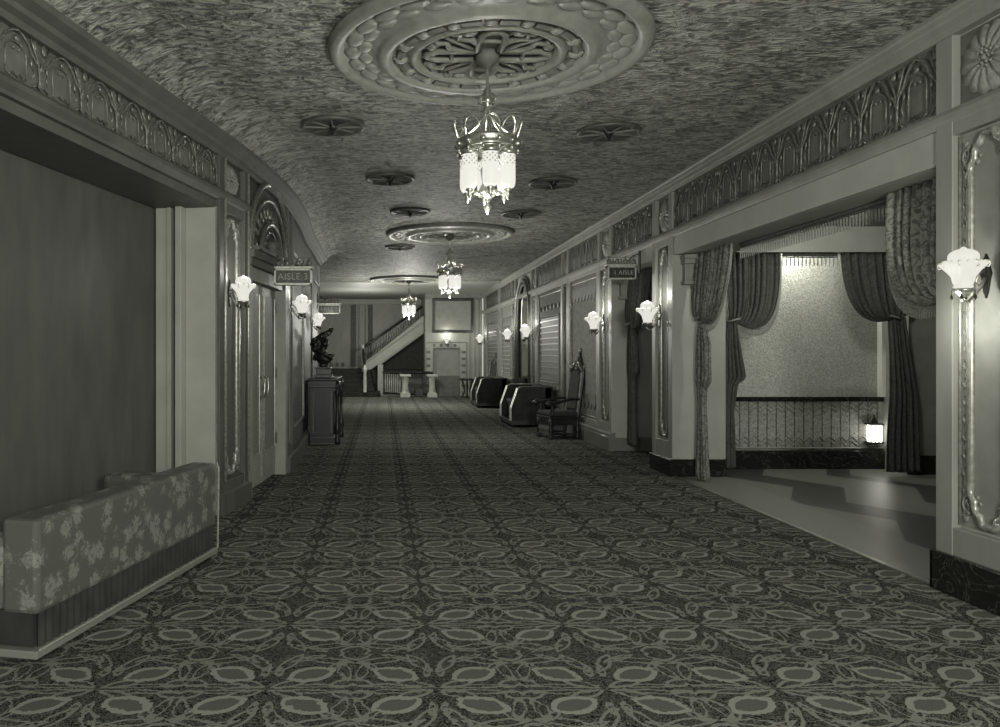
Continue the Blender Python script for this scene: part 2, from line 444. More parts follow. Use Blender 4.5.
# ---- carved narrow panel with a scalloped inner moulding
def cusped(c, hw, z0, z1, n, k=10, ends=(True, True)):
    """outline of the inner frame, straight sides with three-lobed ends"""
    def end(zb, sgn):
        L = hw*2.4; pts = []
        lob = [((-1, -.1), (-.80, .42)), ((-.80, .42), (-.48, .84)), ((-.48, .84), (-.0, 1.08))]
        for (p0, p1) in lob:
            for q in range(k+1):
                s_ = q/k; o_ = math.sin(PI*s_)*.34; dx_ = p1[0]-p0[0]; dz_ = p1[1]-p0[1]
                pts.append((p0[0]+dx_*s_ - dz_*o_*.8, p0[1]+dz_*s_ + dx_*o_*.8))
        full = pts + [(-x, z) for x, z in reversed(pts[:-1])]
        return [(c + x*hw, n, zb + sgn*z*L*.6) for x, z in full]
    top = end(z1 - hw*1.65, 1); bot = end(z0 + hw*1.65, -1)
    return top + bot[::-1]
def carved_panel(a, b, z0, z1, F, parent, lod=1, n0=-.055, inner=None):
    c = (a+b)/2; hw = (b-a)/2
    bd = hw*.42
    g = MB(F); g.box(a, b, n0-.003, n0+.004, z0, z1); g.build('panel_field', inner or recess, parent)
    m = MB(F); sg = 8 if lod else 4
    # raised border strips
    for (x0, x1) in ((a, a+bd*.16), (b-bd*.16, b)): m.box(x0, x1, n0, n0+.02, z0, z1)
    m.tube(cusped(c, hw-bd, z0+.02, z1-.02, n0+.012, 8 if lod else 3), .021 if lod else .012, sg, closed=True)
    if lod: m.tube(cusped(c, hw-bd*.66, z0+.012, z1-.012, n0+.008, 8), .012, 6, closed=True)
    m.build('panel_moulding', gilt if lod else gilt_dark, parent, smooth=True)
    # running leaf scroll in the border
    m = MB(F); st_ = .055 if lod else .13; z = z0+.04; i = 0
    while z < z1-.03:
        for sx in (-1, 1):
            uu = c + sx*(hw-bd*.46); R_ = Matrix.Rotation(sx*(.6 if i % 2 else -.6), 3, 'Y')
            m.ball((uu+(.008 if i % 2 else -.008), n0+.006, z), st_*.42, .55, .45, 1.15, 6, 4, R_)
        z += st_; i += 1
    if lod:
        for zc_, sg_ in ((z0, 1), (z1, -1)):
            for sx in (-1, 1):
                for q in range(7):
                    rr = .012+.004*(q % 3); m.ball((c+sx*(hw*.55+.5*hw*.5*math.cos(q)), n0+.008, zc_+sg_*(.05+.035*q)), rr, 1.3, .6, 1, 6, 4)
                m.tube([(c+sx*hw*(.72-.22*math.cos(w_)*(1-w_/9)), n0+.012, zc_+sg_*(.13+.07*math.sin(w_)*(1-w_/9))) for w_ in [x*.4 for x in range(20)]], .007, 5)
    m.build('leaf_border', ornament if lod else gilt_dark, parent, smooth=True)
for i, (a, b) in enumerate(PIL_R):
    wst = .15 if i == 0 else (.13 if b-a >= .7 else .09)
    carved_panel(a+wst, b-wst, .44, 2.85, FR, wall_r, lod=1 if i < 3 else 0, inner=(brushed if i == 0 else recess))

# ---- wide bays of the far right wall
def bay(a, b, kind, F=FR, parent=wall_r):
    z0, z1 = .36, 2.86
    s = MB(F)
    s.box(a+.003, a+.10, RC, -.01, .28, z1+.07); s.box(b-.10, b-.003, RC, -.01, .28, z1+.07); s.box(a+.05, b-.05, RC, -.014, z1, 2.935); s.box(a+.05, b-.05, RC, -.014, .28, .36+.03)
    s.build('bay_frame', stile, parent, bevel=.005)
    g = MB(F); g.box(a+.1, b-.1, RC, RC+.008, z0, z1); g.build('bay_panel', panelfab, parent)
    m = MB(F)
    m.tube([(a+.15, -.04, z0+.07), (a+.15, -.04, z1-.07), (b-.15, -.04, z1-.07), (b-.15, -.04, z0+.07)], .018, 6, closed=True)
    z = z0+.1
    while z < z1-.08:
        for uu in (a+.125, b-.125): m.ball((uu, -.035, z), .022, .8, .8, 1.2, 5, 4)
        z += .09
    m.build('bead_moulding', gilt, parent, smooth=True)
    x0, x1 = a+.24, b-.24
    if kind == 'tapestry':
        for zt, sgn in ((z1-.17, -1), (z0+.45, -1)):
            k = MB(F); N = 7; pts = [(x0, zt), (x1, zt)]
            for q in range(N):
                xa = x1-(x1-x0)*q/N; xb = x1-(x1-x0)*(q+1)/N
                pts += [(xa, zt-.14), (xa-(xa-xb)*.2, zt-.22), (xa-(xa-xb)*.5, zt-.26), (xb+(xa-xb)*.2, zt-.22), (xb, zt-.14)]
            k.poly(pts, RC+.006, RC+.022); k.build('lambrequin', recess, parent)
    if kind == 'grille':
        k = MB(F); k.box(x0+.1, x1-.1, RC+.004, RC+.012, .9, 2.3); k.build('grille_ground', recess, parent)
        k = MB(F)
        for q in range(11): k.box(x0+.12, x1-.12, RC+.01, RC+.035, .95+.125*q, .975+.125*q)
        k.tube([(x0+.1, RC+.03, .9), (x0+.1, RC+.03, 2.3), (x1-.1, RC+.03, 2.3), (x1-.1, RC+.03, .9)], .016, 6, closed=True)
        for q in range(6): k.ball((x0+.15+(x1-x0-.3)*q/5, RC+.03, .8), .04, 1, .4, 1, 6, 4); k.ball((x0+.15+(x1-x0-.3)*q/5, RC+.03, 2.5), .05, 1, .4, 1.3, 6, 4)
        k.build('grille_bars', stile, parent)
bay(13.2, 15.3, 'tapestry'); bay(15.85, 18.45, 'grille'); bay(21.9, 24.1, 'grille'); bay(24.5, 27.4, 'grille')
# pointed mirror arch
ar = MB(FR); c0, hw = 20.2, .95
def gothic(c, hw_, zs, zt, k=12):
    pts = [(c-hw_, .3), (c-hw_, zs)]
    for q in range(1, k): s_ = q/k; pts.append((c-hw_*math.cos(s_*PI/2)**.9, zs+(zt-zs)*math.sin(s_*PI/2)**.85*(.9+.1*s_)))
    pts.append((c, zt)); pts += [(2*c-x, z) for x, z in reversed(pts[:-1])]
    return pts
ar.poly(gothic(c0, hw-.12, 2.35, 3.25), RC, RC+.01); ar.build('arch_mirror', mirror, wall_r)
ar = MB(FR)
for h_, r_, n_ in ((hw, .045, 0), (hw-.12, .03, -.02), (hw+.1, .02, -.02)):
    ar.tube([(x, n_, z) for x, z in gothic(c0, h_, 2.35+(h_-.83)*.3, 3.25+(h_-.83)*.9)], r_, 6)
ar.build('arch_moulding', gilt_dark, wall_r, smooth=True)

# left wall ----------------------------------------------------------
wl = MB(FL); T_ = -.62
def lseg(u0, u1, z0=0, z1=H, n1=-.05, n0=T_): wl.box(u0, u1, n0, n1, z0, z1, max(1, int((u1-u0)/.35)))
lseg(-4, 4.2); lseg(4.2, 7.43, 2.86, H); lseg(7.43, 8.2); lseg(8.2, 10.1, 2.42, H); lseg(8.2, 10.1, 0, 2.42, -.2); lseg(10.1, 16.8)
wl.box(4.0, 7.5, -.75, -.64, 0, H, 8)
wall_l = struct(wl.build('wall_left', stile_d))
m = MB(); m.box(-6, XL(16.8)+.02-.05, 16.6, 16.8, 0, H); struct(m.build('wall_left', wallp))
m = MB(); m.box(-6, -5.9, 16, 32, 0, H); struct(m.build('wall_left', wallp))
us = [i*.35-4 for i in range(60) if i*.35-4 < 16.8] + [16.8]
tr = MB(FL)
tr.prism([(-.06, 3.34), (.0, 3.34), (.01, 3.38), (.05, 3.40), (.06, 3.43), (.12, 3.46), (.13, 3.5), (-.06, 3.5)], us)
tr.prism([(-.06, 2.93), (-.01, 2.93), (.0, 2.95), (.03, 2.98), (.03, 3.01), (0, 3.04), (-.06, 3.04)], [u_ for u_ in us if u_ < 8.2] + [8.2])
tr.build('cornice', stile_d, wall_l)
cv = MB(FL); cv.prism([(-.06, 3.5), (.13, 3.5), (.22, 3.56), (.36, 3.62), (.55, 3.655), (-.06, 3.66)], us); cv.build('cove', ceil_m, wall_l, smooth=False)
frieze(4.3, 7.4, FL, wall_l, .42, 3.05, 3.34, lod=1)
s_ = MB(FL)
for (a, b) in ((7.40, 7.50), (8.07, 8.2), (10.1, 10.24), (10.62, 10.74)): s_.box(a, b, -.05, 0, 0, 3.36)
s_.box(7.45, 8.15, -.05, -.004, 0, .3); s_.box(7.45, 8.15, -.05, -.004, 2.84, 2.95); s_.box(10.15, 10.7, -.05, -.004, 0, .3)
s_.build('pilaster_stile', stile_d, wall_l, bevel=.005)
s_ = MB(FL)
for u_ in (7.52, 8.2-.02): s_.tube([(u_, .005, .3), (u_, .005, 3.34)], .016, 6)
s_.build('rope_moulding', gilt, wall_l, smooth=True)
carved_panel(7.52, 8.05, .32, 2.83, FL, wall_l, 1); rosette(7.79, 3.19, .46, .29, FL, wall_l)
carved_panel(10.25, 10.6, .32, 2.83, FL, wall_l, 1)
bay_s = MB(FL)
for (a, b) in ((10.9, 12.9), (14.7, 16.6)):
    bay_s.tube([(a, -.035, .5), (a, -.035, 2.9), (b, -.035, 2.9), (b, -.035, .5)], .022, 6, closed=True)
bay_s.build('bead_moulding', gilt_dark, wall_l)
bs = MB(FL)
for (a, b) in ((-4, 4.2), (7.42, 8.2), (10.1, 16.8)):
    q = max(1, int((b-a)/.35)); bs.prism([(-.06, 0), (.035, 0), (.035, .19), (0, .2), (-.06, .2)], [a+(b-a)*i/q for i in range(q+1)])
struct(bs.build('baseboard_left', stile_d))
# alcove jamb
jb = MB(FL); jb.box(7.40, 7.44, -.34, -.02, .0, 2.87); jb.box(7.36, 7.44, -.62, -.46, .0, 2.87); jb.box(7.30, 7.44, -.40, -.34, 0, 2.87)
jb.box(7.34, 7.44, -.50, -.46, 0, 2.87)
jb.build('reveal', wallp, wall_l, bevel=.006)
# door bay: arch, tympanum, entablature, casing
m = MB(FL); cc = 9.15
for hw_, zt, r_, n_ in ((.92, 3.42, .035, 0), (.80, 3.24, .022, -.01), (.50, 2.98, .03, 0), (.40, 2.88, .015, -.01)):
    pts = [(cc-hw_, 2.45)] + [(cc-hw_*math.cos(k/14*PI/2), 2.45+(zt-2.45)*(math.sin(k/14*PI/2)**.8)) for k in range(1, 14)] + [(cc, zt)]
    pts += [(2*cc-x, z) for x, z in reversed(pts[:-1])]
    m.tube([(x, n_, z) for x, z in pts], r_, 6)
m.build('arch_moulding', gilt_dark, wall_l, smooth=True)
m = MB(FL)
for k in range(14):
    a = PI*(k+.5)/14; m.ball((cc-.65*math.cos(a), -.03, 2.48+.62*math.sin(a)), .06, .6, .4, 1.2, 8, 5, Matrix.Rotation(a-PI/2, 3, 'Y'))
for k in range(6):
    m.tube([(cc+.32*math.cos(k+q*.5)*(1-q/14), -.02, 2.6+.1*math.sin(k+q*.5)) for q in range(10)], .014, 5)
m.lathe([(.02, 0), (.12, .01), (.15, .05), (.10, .12), (.12, .2), (.04, .26)], (cc, 0, 2.55), 12)
for k in range(8): m.ball((cc+.35*math.cos(k*.8), -.02, 2.66+.09*math.sin(k*1.7)), .05, 1, .5, 1, 6, 4)
m.build('tympanum_carving', gilt_dark, wall_l, smooth=True)
m = MB(FL)
for q in range(4):
    m.box(9.95+.16*q, 9.97+.16*q, -.05, 0, 2.7, 3.3)
m.box(8.2, 10.12, -.05, .06, 2.50, 2.58, 5); m.box(8.2, 10.12, -.05, .03, 2.42, 2.50, 5); m.box(8.25, 10.05, -.05, .10, 2.58, 2.62, 5)
m.build('entablature', stile_d, wall_l)
m = MB(FL); m.box(8.2, 8.34, -.2, .0, 0, 2.42); m.box(9.94, 10.1, -.2, 0, 0, 2.42); m.box(8.34, 9.94, -.2, -.03, 2.28, 2.42, 4)
m.build('door_casing', wallp2, wall_l, bevel=.006)
# double doors
def door(u0, u1, hinge_u, pull_u, idx):
    d = MB(FL); d.box(u0, u1, -.195, -.13, .02, 2.28); D_ = struct(d.build('door_%d' % idx, wallp2, bevel=.004))
    m = MB(FL); m.box(u0+.10, u1-.10, -.135, -.118, .38, 2.17); m.build('door_panel', ribs, D_)
    m = MB(FL); m.tube([(u0+.1, -.12, .38), (u0+.1, -.12, 2.17), (u1-.1, -.12, 2.17), (u1-.1, -.12, .38)], .008, 5, closed=True); m.build('panel_beading', gilt, D_)
    m = MB(FL); m.tube([(pull_u, -.13, 1.0), (pull_u, -.07, 1.02), (pull_u, -.06, 1.12), (pull_u, -.07, 1.22), (pull_u, -.13, 1.24)], .014, 6)
    m.box(pull_u-.03, pull_u+.03, -.13, -.122, .95, 1.3); m.build('door_handle', brass, D_, smooth=True)
    m = MB(FL)
    for z in (.4, 1.2, 2.0): m.tube([(hinge_u, -.115, z), (hinge_u, -.115, z+.13)], .014, 6)
    m.build('hinge', brass, D_)
door(8.35, 9.14, 8.36, 9.06, 1); door(9.15, 9.93, 9.92, 9.23, 2)
m = MB(FL); m.tube([(9.145, -.12, .03), (9.145, -.12, 2.27)], .015, 6); m.build('astragal', gilt, bpy.data.objects['door_1'])

# end wall -----------------------------------------------------------
we = MB(FE)
we.box(1.55, 1.82, -.3, 0, 0, H); we.box(1.82, 2.8, -.3, 0, 1.72, H); we.box(2.8, 3.6, -.3, 0, 0, H); we.box(1.82, 2.8, -.3, -.15, 0, 1.72)
wall_e = struct(we.build('wall_end', wallp))
m = MB(FE); m.box(1.55, 3.55, -.05, .1, 3.5, H); m.box(1.55, 3.55, -.05, .05, 3.44, 3.5); m.build('cornice', stile, wall_e)
m = MB(FE); m.box(1.84, 2.78, -.155, -.13, .72, 1.70); m.build('niche_panel', wallp2, wall_e)
m = MB(FE); m.box(1.84, 2.78, -.155, -.12, 0, .72); m.build('niche_dado', recess, wall_e)
m = MB(FE)
for q in range(14):
    for x_ in (1.66, 2.92):
        if q % 2 == 0: m.box(x_-.07, x_+.07, 0, .012, .08+.12*q, .17+.12*q)
for q in range(8):
    if q % 2 == 0: m.box(1.82+.125*q, 1.91+.125*q, 0, .012, 1.76, 1.86)
m.build('mosaic_border', recess, wall_e)
m = MB(FE); m.tube([(1.57, .01, 0), (1.57, .01, 1.92), (3.02, .01, 1.92), (3.02, .01, 0)], .02, 6); m.build('bead_moulding', gilt, wall_e)
m = MB(FE)
for x_ in (3.12, 3.3, 3.45): m.box(x_, x_+.04, 0, .03, 0, 3.44)
m.build('end_stile', stile, wall_e)
# back wall of the stair hall
m = MB(); m.box(-6, 3.6, 31.6, 31.8, 0, H); wb = struct(m.build('wall_back', stile))
m = MB(); m.box(-6, 3.6, 31.5, 31.6, 3.45, H); m.build('cornice', plain_ceiling, wb)
m = MB(); m.box(1.55, 1.6, 28.9, 31.6, 0, H); struct(m.build('wall_back', wallp2))
m = MB()
for x_ in (-.92, -.66): 
    for q in range(44): m.ball((x_, 31.57, .95+.058*q), .032, 1.3, .6, .7, 6, 4)

m.build('rope_moulding', gilt, wb)
m = MB(); m.box(-1.24, -1.02, 31.585, 31.6, 1.0, 3.45); m.box(-.56, -.36, 31.585, 31.6, 1.0, 3.45); m.build('mosaic_border', dark_ground, wb)
m = MB()
for q in range(10): m.box(-3.6+.22*q, -3.46+.22*q, 31.58, 31.6, 1.0, 1.16)
m.build('mosaic_border', dark_ground, wb)

# alcove through the wide opening
AX0, AX1 = XR+.65, 7.9
m = MB(); m.box(AX0-.0, 6.6, 10.5, 10.6, 0, 3.1)
wa = struct(m.build('wall_alcove', stip))
m = MB(); m.box(4.2, 6.6, 10.47, 10.5, .26, .88); m.build('wainscot', wains, wa)
m = MB(); m.box(4.2, 6.6, 10.44, 10.5, .88, .94); m.build('chair_rail', marble, wa)
def zigz(x0, x1, z, amp, y):
    N = int((x1-x0)/.07); return [(x0+(x1-x0)*i/N, y, z+(amp if i % 2 else -amp)) for i in range(N+1)]
m = MB()
for z in (.77, .83, .33, .39): m.tube(zigz(4.25, 6.5, z, .032, 10.465), .010, 5)
m.tube([(4.2, 10.465, .27), (6.6, 10.465, .27)], .014, 5)
m.build('zigzag_moulding', brushed, wa)
m = MB(); m.box(6.55, AX1, 9.95, 10.6, 0, 3.1); struct(m.build('wall_alcove', wallp2))
m = MB(); m.box(AX1, AX1+.1, 3.4, 10.6, 0, 3.1); struct(m.build('wall_alcove', wallp2))
m = MB(); m.box(AX0-.02, AX1+.1, 3.4, 3.5, 0, 3.1); struct(m.build('wall_alcove', wallp2))
m = MB(); m.box(AX0-.02, AX1+.1, 3.4, 10.6, 3.05, 3.15); struct(m.build('ceiling', recess))
m = MB(); m.box(AX0-.02, 6.6, 9.72, 9.92, 2.74, 3.05); struct(m.build('beam', wallp))
m = MB(); m.box(4.2, 6.6, 10.42, 10.5, 0, .24); m.box(6.53, AX1, 9.92, 9.96, 0, .24); struct(m.build('baseboard_alcove', marble, bevel=.008))
m = MB(); m.box(6.50, 6.56, 10.4, 10.5, .94, 2.1); struct(m.build('trim_3', mat('white_trim', .75)))
m = MB(); m.box(AX0-.05, AX0, 9.9, 10.6, 0, 3.1); struct(m.build('wall_alcove', wallp))
# small room through the second opening
m = MB(); m.box(AX0, 6.4, 13.0, 13.1, 0, 3.1); m.box(6.3, 6.4, 10.6, 13.1, 0, 3.1); m.box(AX0-.02, 6.4, 10.61, 10.65, 0, 3.1); struct(m.build('wall_passage', recess))
m = MB(); m.box(AX0-.02, 6.4, 10.6, 13.1, 3.0, 3.1); struct(m.build('ceiling', recess))

# ================================================================== CEILING FITTINGS
def medallion(x, y, label, first=None):
    if first: return dup(first, (x, y, H), 0, label)
    t = thing('ceiling_medallion', label, 'ceiling medallion', (x, y, H), 0, 'round plaster medallions down the ceiling')
    m = MB(); R = 1.12
    prof = [(1.12, 0), (1.12, -.03), (1.10, -.06), (1.06, -.07), (1.03, -.055), (1.01, -.03), (.80, -.035), (.77, -.06), (.75, -.085), (.70, -.09), (.675, -.075), (.665, -.05),
            (.55, -.05), (.54, -.075), (.52, -.085), (.495, -.075), (.48, -.045), (.47, -.02), (.05, -.02)]
    m.lathe(prof, (0, 0, 0), 72); m.build('ring_moulding', plaster_disc, t, smooth=True)
    m = MB()
    for rr, nn2, s2, off in ((.945, 26, .085, 0), (.865, 26, .075, .5)):
        for k in range(nn2):
            a = 2*PI*(k+off)/nn2; R_ = Matrix.Rotation(a, 3, 'Z')
            m.ball((rr*math.cos(a), rr*math.sin(a), -.03), s2, .72, 1.28, .30, 12, 6, R_)
    m.build('scallop_band', plaster_disc, t, smooth=True)
    m = MB()
    for k in range(16):
        a0 = 2*PI*k/16; pts = [(.61*math.cos(a0+q*.026), .61*math.sin(a0+q*.026), -.052) for q in range(9)]
        m.tube(pts, .034, 6)
    m.build('slot_band', recess, t)
    m = MB()
    for k in range(16):
        a0 = 2*PI*k/16-.09; c_ = (.61*math.cos(a0), .61*math.sin(a0), -.06); m.ball(c_, .05, 1, 1, .6, 8, 5)
        for da in (-.05, .05): m.tube([(.56*math.cos(a0+da), .56*math.sin(a0+da), -.06), (.61*math.cos(a0), .61*math.sin(a0), -.075), (.66*math.cos(a0-da), .66*math.sin(a0-da), -.06)], .012, 5)
    m.build('knot_band', plaster_disc, t, smooth=True)
    m = MB()
    for k in range(8):
        a = 2*PI*k/8 + PI/2
        def q_(r_, o): return (r_*math.cos(a)-o*math.sin(a), r_*math.sin(a)+o*math.cos(a), -.05)
        if k % 2 == 0:
            m.tube([q_(.10, -.07), q_(.25, -.085), q_(.36, -.075), q_(.42, -.03), q_(.435, 0), q_(.42, .03), q_(.36, .075), q_(.25, .085), q_(.10, .07)], .024, 8)
            m.tube([q_(.25, -.08), q_(.25, .08)], .016, 6)
        else:
            for s2 in (-1, 1):
                m.tube([q_(.12, 0), q_(.2, s2*.08), q_(.3, s2*.1), q_(.38, s2*.05), q_(.42, s2*.11), q_(.46, s2*.07)], .022, 8)
            m.tube([q_(.12, 0), q_(.3, .0), q_(.45, 0)], .016, 6)
        for s2 in (-1, 1): m.ball(q_(.40, s2*.155), .045, 1, 1, .5, 8, 5)
    m.build('tracery', plaster_disc, t, smooth=True)
    m = MB(); m.lathe([(.45, -.024), (.0, -.024)][:1] + [(.44, -.026), (.02, -.026)], (0, 0, 0), 40); m.build('inner_ground', stile, t)
    m = MB(); m.lathe([(.08, -.02), (.085, -.07), (.075, -.10), (.04, -.12), (.02, -.15)], (0, 0, 0), 24); m.build('hub', recess, t, smooth=True)
    return t
med0 = medallion(*CH[0], 'huge round carved plaster ceiling medallion above the nearest chandelier')
medallion(*CH[1], 'round carved ceiling medallion above the middle chandelier of the corridor', med0)
medallion(*CH[2], 'distant ceiling medallion above the smallest chandelier near the staircase', med0)

def chandelier(x, y, label, first=None):
    if first: return dup(first, (x, y, H), .15, label)
    t = thing('chandelier', label, 'chandelier', (x, y, H), 0, 'lantern chandeliers down the corridor')
    m = MB(); z = -.15
    m.tube([(0, 0, -.14), (0, 0, -.42)], .009, 6)
    for q in range(7): m.ball((0, 0, -.17-.03*q), .014, 1, .5, 1.2, 6, 4)
    m.build('chain', brass, t)
    m = MB(); m.lathe([(.012, -.28), (.03, -.30), (.018, -.33), (.035, -.36), (.035, -.385), (.015, -.40), (.03, -.43), (.02, -.47)], (0, 0, 0), 12)
    for k in range(4):
        a = PI/4+k*PI/2
        pts = [(.02+.055*math.sin(q*.5), -.36+.03*math.cos(q*.62)) for q in range(8)]
        m.tube([(r_*math.cos(a), r_*math.sin(a), z_) for r_, z_ in pts], .007, 6)
    m.build('knop', brass, t, smooth=True)
    for k in range(6):
        a = 2*PI*k/6+PI/6
        m = MB(); pts = [(.018, -.42), (.03, -.47), (.07, -.53), (.125, -.59), (.165, -.62), (.19, -.66)]
        m.tube([(r_*math.cos(a), r_*math.sin(a), z_) for r_, z_ in pts], .008, 6); m.build('arm', brass, t, smooth=True)
    m = MB()
    for k in range(10):
        a0 = 2*PI*k/10; da = 2*PI/10
        pts = []
        for q in range(11):
            s_ = q/10; a = a0+da*(s_); hz = math.sin(PI*s_)**.5; rr = .205+.04*hz
            pts.append((rr*math.cos(a), rr*math.sin(a), -.655+.125*hz))
        m.tube(pts, .006, 6)
    m.build('crown', brass, t, smooth=True)
    m = MB(); m.lathe([(.17, -.64), (.205, -.64), (.215, -.655), (.205, -.67), (.205, -.70), (.215, -.71), (.20, -.72), (.17, -.72)], (0, 0, 0), 36)
    for k in range(12):
        a = 2*PI*(k+.5)/12; m.ball((.212*math.cos(a), .212*math.sin(a), -.685), .022, 1, 1, 1, 8, 5)
        m.ball((.212*math.cos(a), .212*math.sin(a), -.735), .014, 1, 1, 1.4, 6, 4)
    m.build('gallery', brass, t, smooth=True)
    m = MB(); m.lathe([(.02, -.725), (.19, -.715), (.19, -.725), (.10, -.74), (.05, -.76)], (0, 0, 0), 24); m.build('plate', brass, t, smooth=True)
    for k in range(6):
        a = 2*PI*k/6-PI/2; cx_, cy_ = .152*math.cos(a), .152*math.sin(a)
        m = MB(); m.lathe([(.05, -.73), (.06, -.735), (.064, -.755), (.061, -.77)], (cx_, cy_, 0), 16)
        L = m.build('lantern', brass, t, smooth=True)
        m = MB(); m.lathe([(.02, -.99), (.03, -1.015), (.012, -1.03), (.018, -1.045), (.012, -1.06), (.002, -1.08)], (cx_, cy_, 0), 8); m.build('finial', brass, L, smooth=True)
        m = MB(); m.lathe([(.053, -.765), (.054, -.95), (.051, -.975), (.042, -.995), (.023, -1.005)], (cx_, cy_, 0), 18); m.build('lantern_glass', glass, L, smooth=True)
        m = MB()
        for row in range(4):
            for q in range(9):
                b_ = 2*PI*(q+.5*(row % 2))/9; m.ball((cx_+.054*math.cos(b_), cy_+.054*math.sin(b_), -.785-.017*row), .0055, 1, 1, 1, 5, 3)
        m.build('pierced_band', brass, L)
    m = MB(); m.lathe([(.03, -.82), (.05, -.86), (.035, -.95), (.06, -1.0), (.07, -1.02), (.05, -1.045), (.02, -1.06), (.012, -1.09), (.028, -1.12), (.015, -1.145), (.003, -1.17)], (0, 0, 0), 14)
    for k in range(6):
        a = 2*PI*k/6; m.ball((.075*math.cos(a), .075*math.sin(a), -1.02), .024, 1.3, 1, .7, 6, 4)
    m.build('pendant', brass, t, smooth=True)
    return t
ch0 = chandelier(*CH[0], 'nearest and largest brass chandelier with six glowing lanterns')
chandelier(*CH[1], 'middle brass chandelier of the row, hanging before the large wall picture', ch0)
chandelier(*CH[2], 'smallest, most distant lantern chandelier hanging in front of the staircase', ch0)

def vent(x, y, label, first=None, rz=0):
    if first: return dup(first, (x, y, H), rz, label)
    t = thing('ceiling_vent', label, 'ceiling vent', (x, y, H), rz, 'dark round ceiling vents')
    m = MB(); m.lathe([(.30, 0), (.30, -.02), (.28, -.035), (.26, -.02), (.24, -.012), (.02, -.012)], (0, 0, 0), 36); m.build('disc', metal_dk, t, smooth=True)
    m = MB()
    for k in range(8):
        a = 2*PI*k/8; m.tube([(.04*math.cos(a), .04*math.sin(a), -.03), (.26*math.cos(a), .26*math.sin(a), -.02)], .009, 5)
    m.build('spoke_grille', recess, t)
    m = MB(); m.lathe([(.05, -.01), (.055, -.03), (.03, -.05), (.012, -.09), (.003, -.1)], (0, 0, 0), 12); m.build('hub', bronze, t, smooth=True)
    return t
v0 = vent(-.46, 7.5, 'round dark spoked ceiling vent beside the nearest medallion, on the double-door side')
for x_, y_, l_ in ((2.18, 7.7, 'round dark spoked ceiling vent beside the nearest medallion, on the curtained-opening side'),
                   (.10, 9.77, 'ceiling vent of the second pair, on the double-door side of the big chandelier'),
                   (2.14, 10.0, 'ceiling vent of the second pair, on the curtained side of the big chandelier'),
                   (.42, 12.0, 'faint ceiling vent just before the second medallion, door side'),
                   (2.12, 12.2, 'faint ceiling vent just before the second medallion, curtained side'),
                   (.36, 16.0, 'small faint ceiling vent just past the second medallion')):
    vent(x_, y_, l_, v0, random.random())

# ================================================================== SCONCES
def sconce(loc, rz, label, first=None, s=1, grp='wall sconces with glowing glass crowns'):
    """origin on the wall plate, +x points into the room"""
    if first: return dup(first, loc, rz, label, s)
    t = thing('wall_sconce', label, 'wall sconce', loc, rz, grp)
    m = MB(); m.poly([(0, 0)]*0 + [(.0, .14), (.02, .10), (.035, .04), (.05, 0), (.035, -.04), (.02, -.12), (0, -.17), (-.02, -.12), (-.035, -.04), (-.05, 0), (-.035, .04), (-.02, .10)], 0, .018)
    for v_ in m.bm.verts: v_.co = Vector((v_.co.y, v_.co.x, v_.co.z))
    m.build('back_plate', bronze, t, bevel=.004)
    m = MB(); m.tube([(.015, 0, -.03), (.05, 0, -.09), (.09, 0, -.15), (.13, 0, -.19), (.17, 0, -.18), (.18, 0, -.14), (.165, 0, -.12)], [.012, .012, .011, .01, .01, .01, .012], 7)
    m.tube([(.02, 0, .02), (.06, 0, .0), (.08, 0, -.05), (.06, 0, -.08), (.04, 0, -.06)], .007, 6)
    m.build('arm', brass, t, smooth=True)
    m = MB(); m.lathe([(.012, -.16), (.03, -.15), (.045, -.13), (.062, -.12), (.066, -.105), (.055, -.10)], (.165, 0, 0), 16)
    m.build('cup', brass, t, smooth=True)
    m = MB()
    for k in range(4):
        a = PI/4+k*PI/2; x_, y_ = .165+.066*math.cos(a), .066*math.sin(a)
        m.tube([(x_, y_, -.11), (x_, y_, -.145)], .002, 4); m.lathe([(.003, -.14), (.010, -.155), (.011, -.165), (.003, -.178)], (x_, y_, 0), 7)
    m.build('drops', bronze, t)
    m = MB()
    pf = [(.045, -.11), (.055, -.09), (.052, -.075), (.062, -.05), (.068, -.02), (.085, .01), (.11, .04), (.13, .062), (.135, .07), (.115, .078), (.085, .085), (.083, .10), (.084, .115), (.08, .135), (.066, .152), (.045, .163), (.02, .17), (.012, .18), (.003, .185)]
    m.lathe(pf, (.165, 0, 0), 48, mod=lambda a, z: 1+(.10 if z > 0 else .05)*math.cos(8*a))
    m.build('glass_crown', glass_s, t, smooth=True)
    m = MB()
    for k in range(8):
        a = 2*PI*k/8; pts = [(.09, .07), (.12, .085), (.142, .08), (.148, .06), (.14, .04), (.128, .045)]
        m.tube([(.165+r_*math.cos(a), r_*math.sin(a), z_) for r_, z_ in pts], .0055, 5)
    for k in range(16):
        a = 2*PI*k/16; m.ball((.165+.118*math.cos(a), .118*math.sin(a), .078), .009, 1, 1, 1, 6, 4)
    m.build('scroll_rim', mat('white_glass', .7, .2), t, smooth=True)
    return t
sc0 = sconce((XR-.0, 4.69, 1.97), PI, 'large bright glass sconce on the bordered pilaster at the edge of the wide opening', s=1)
sc0.scale = (.86,)*3
RS = [(10.2, 1.0, 'bright sconce on the narrow pier between the two curtained openings', 2.0),
      (12.8, 1.0, 'sconce on the pilaster between the tall carved armchair and the smaller opening', 2.0),
      (18.8, 1.0, 'sconce above the nearer dark settee, beside the pointed arch', 2.0),
      (21.6, 1.0, 'small sconce just beyond the pointed arch, above the farther settee', 2.0),
      (27.7, 1.0, 'tiny sconce at the far end of the panelled wall, beside the end wall', 2.0)]
for (y_, s_, l_, z_) in RS: sconce((XR, y_, z_), PI, l_, sc0, s_)
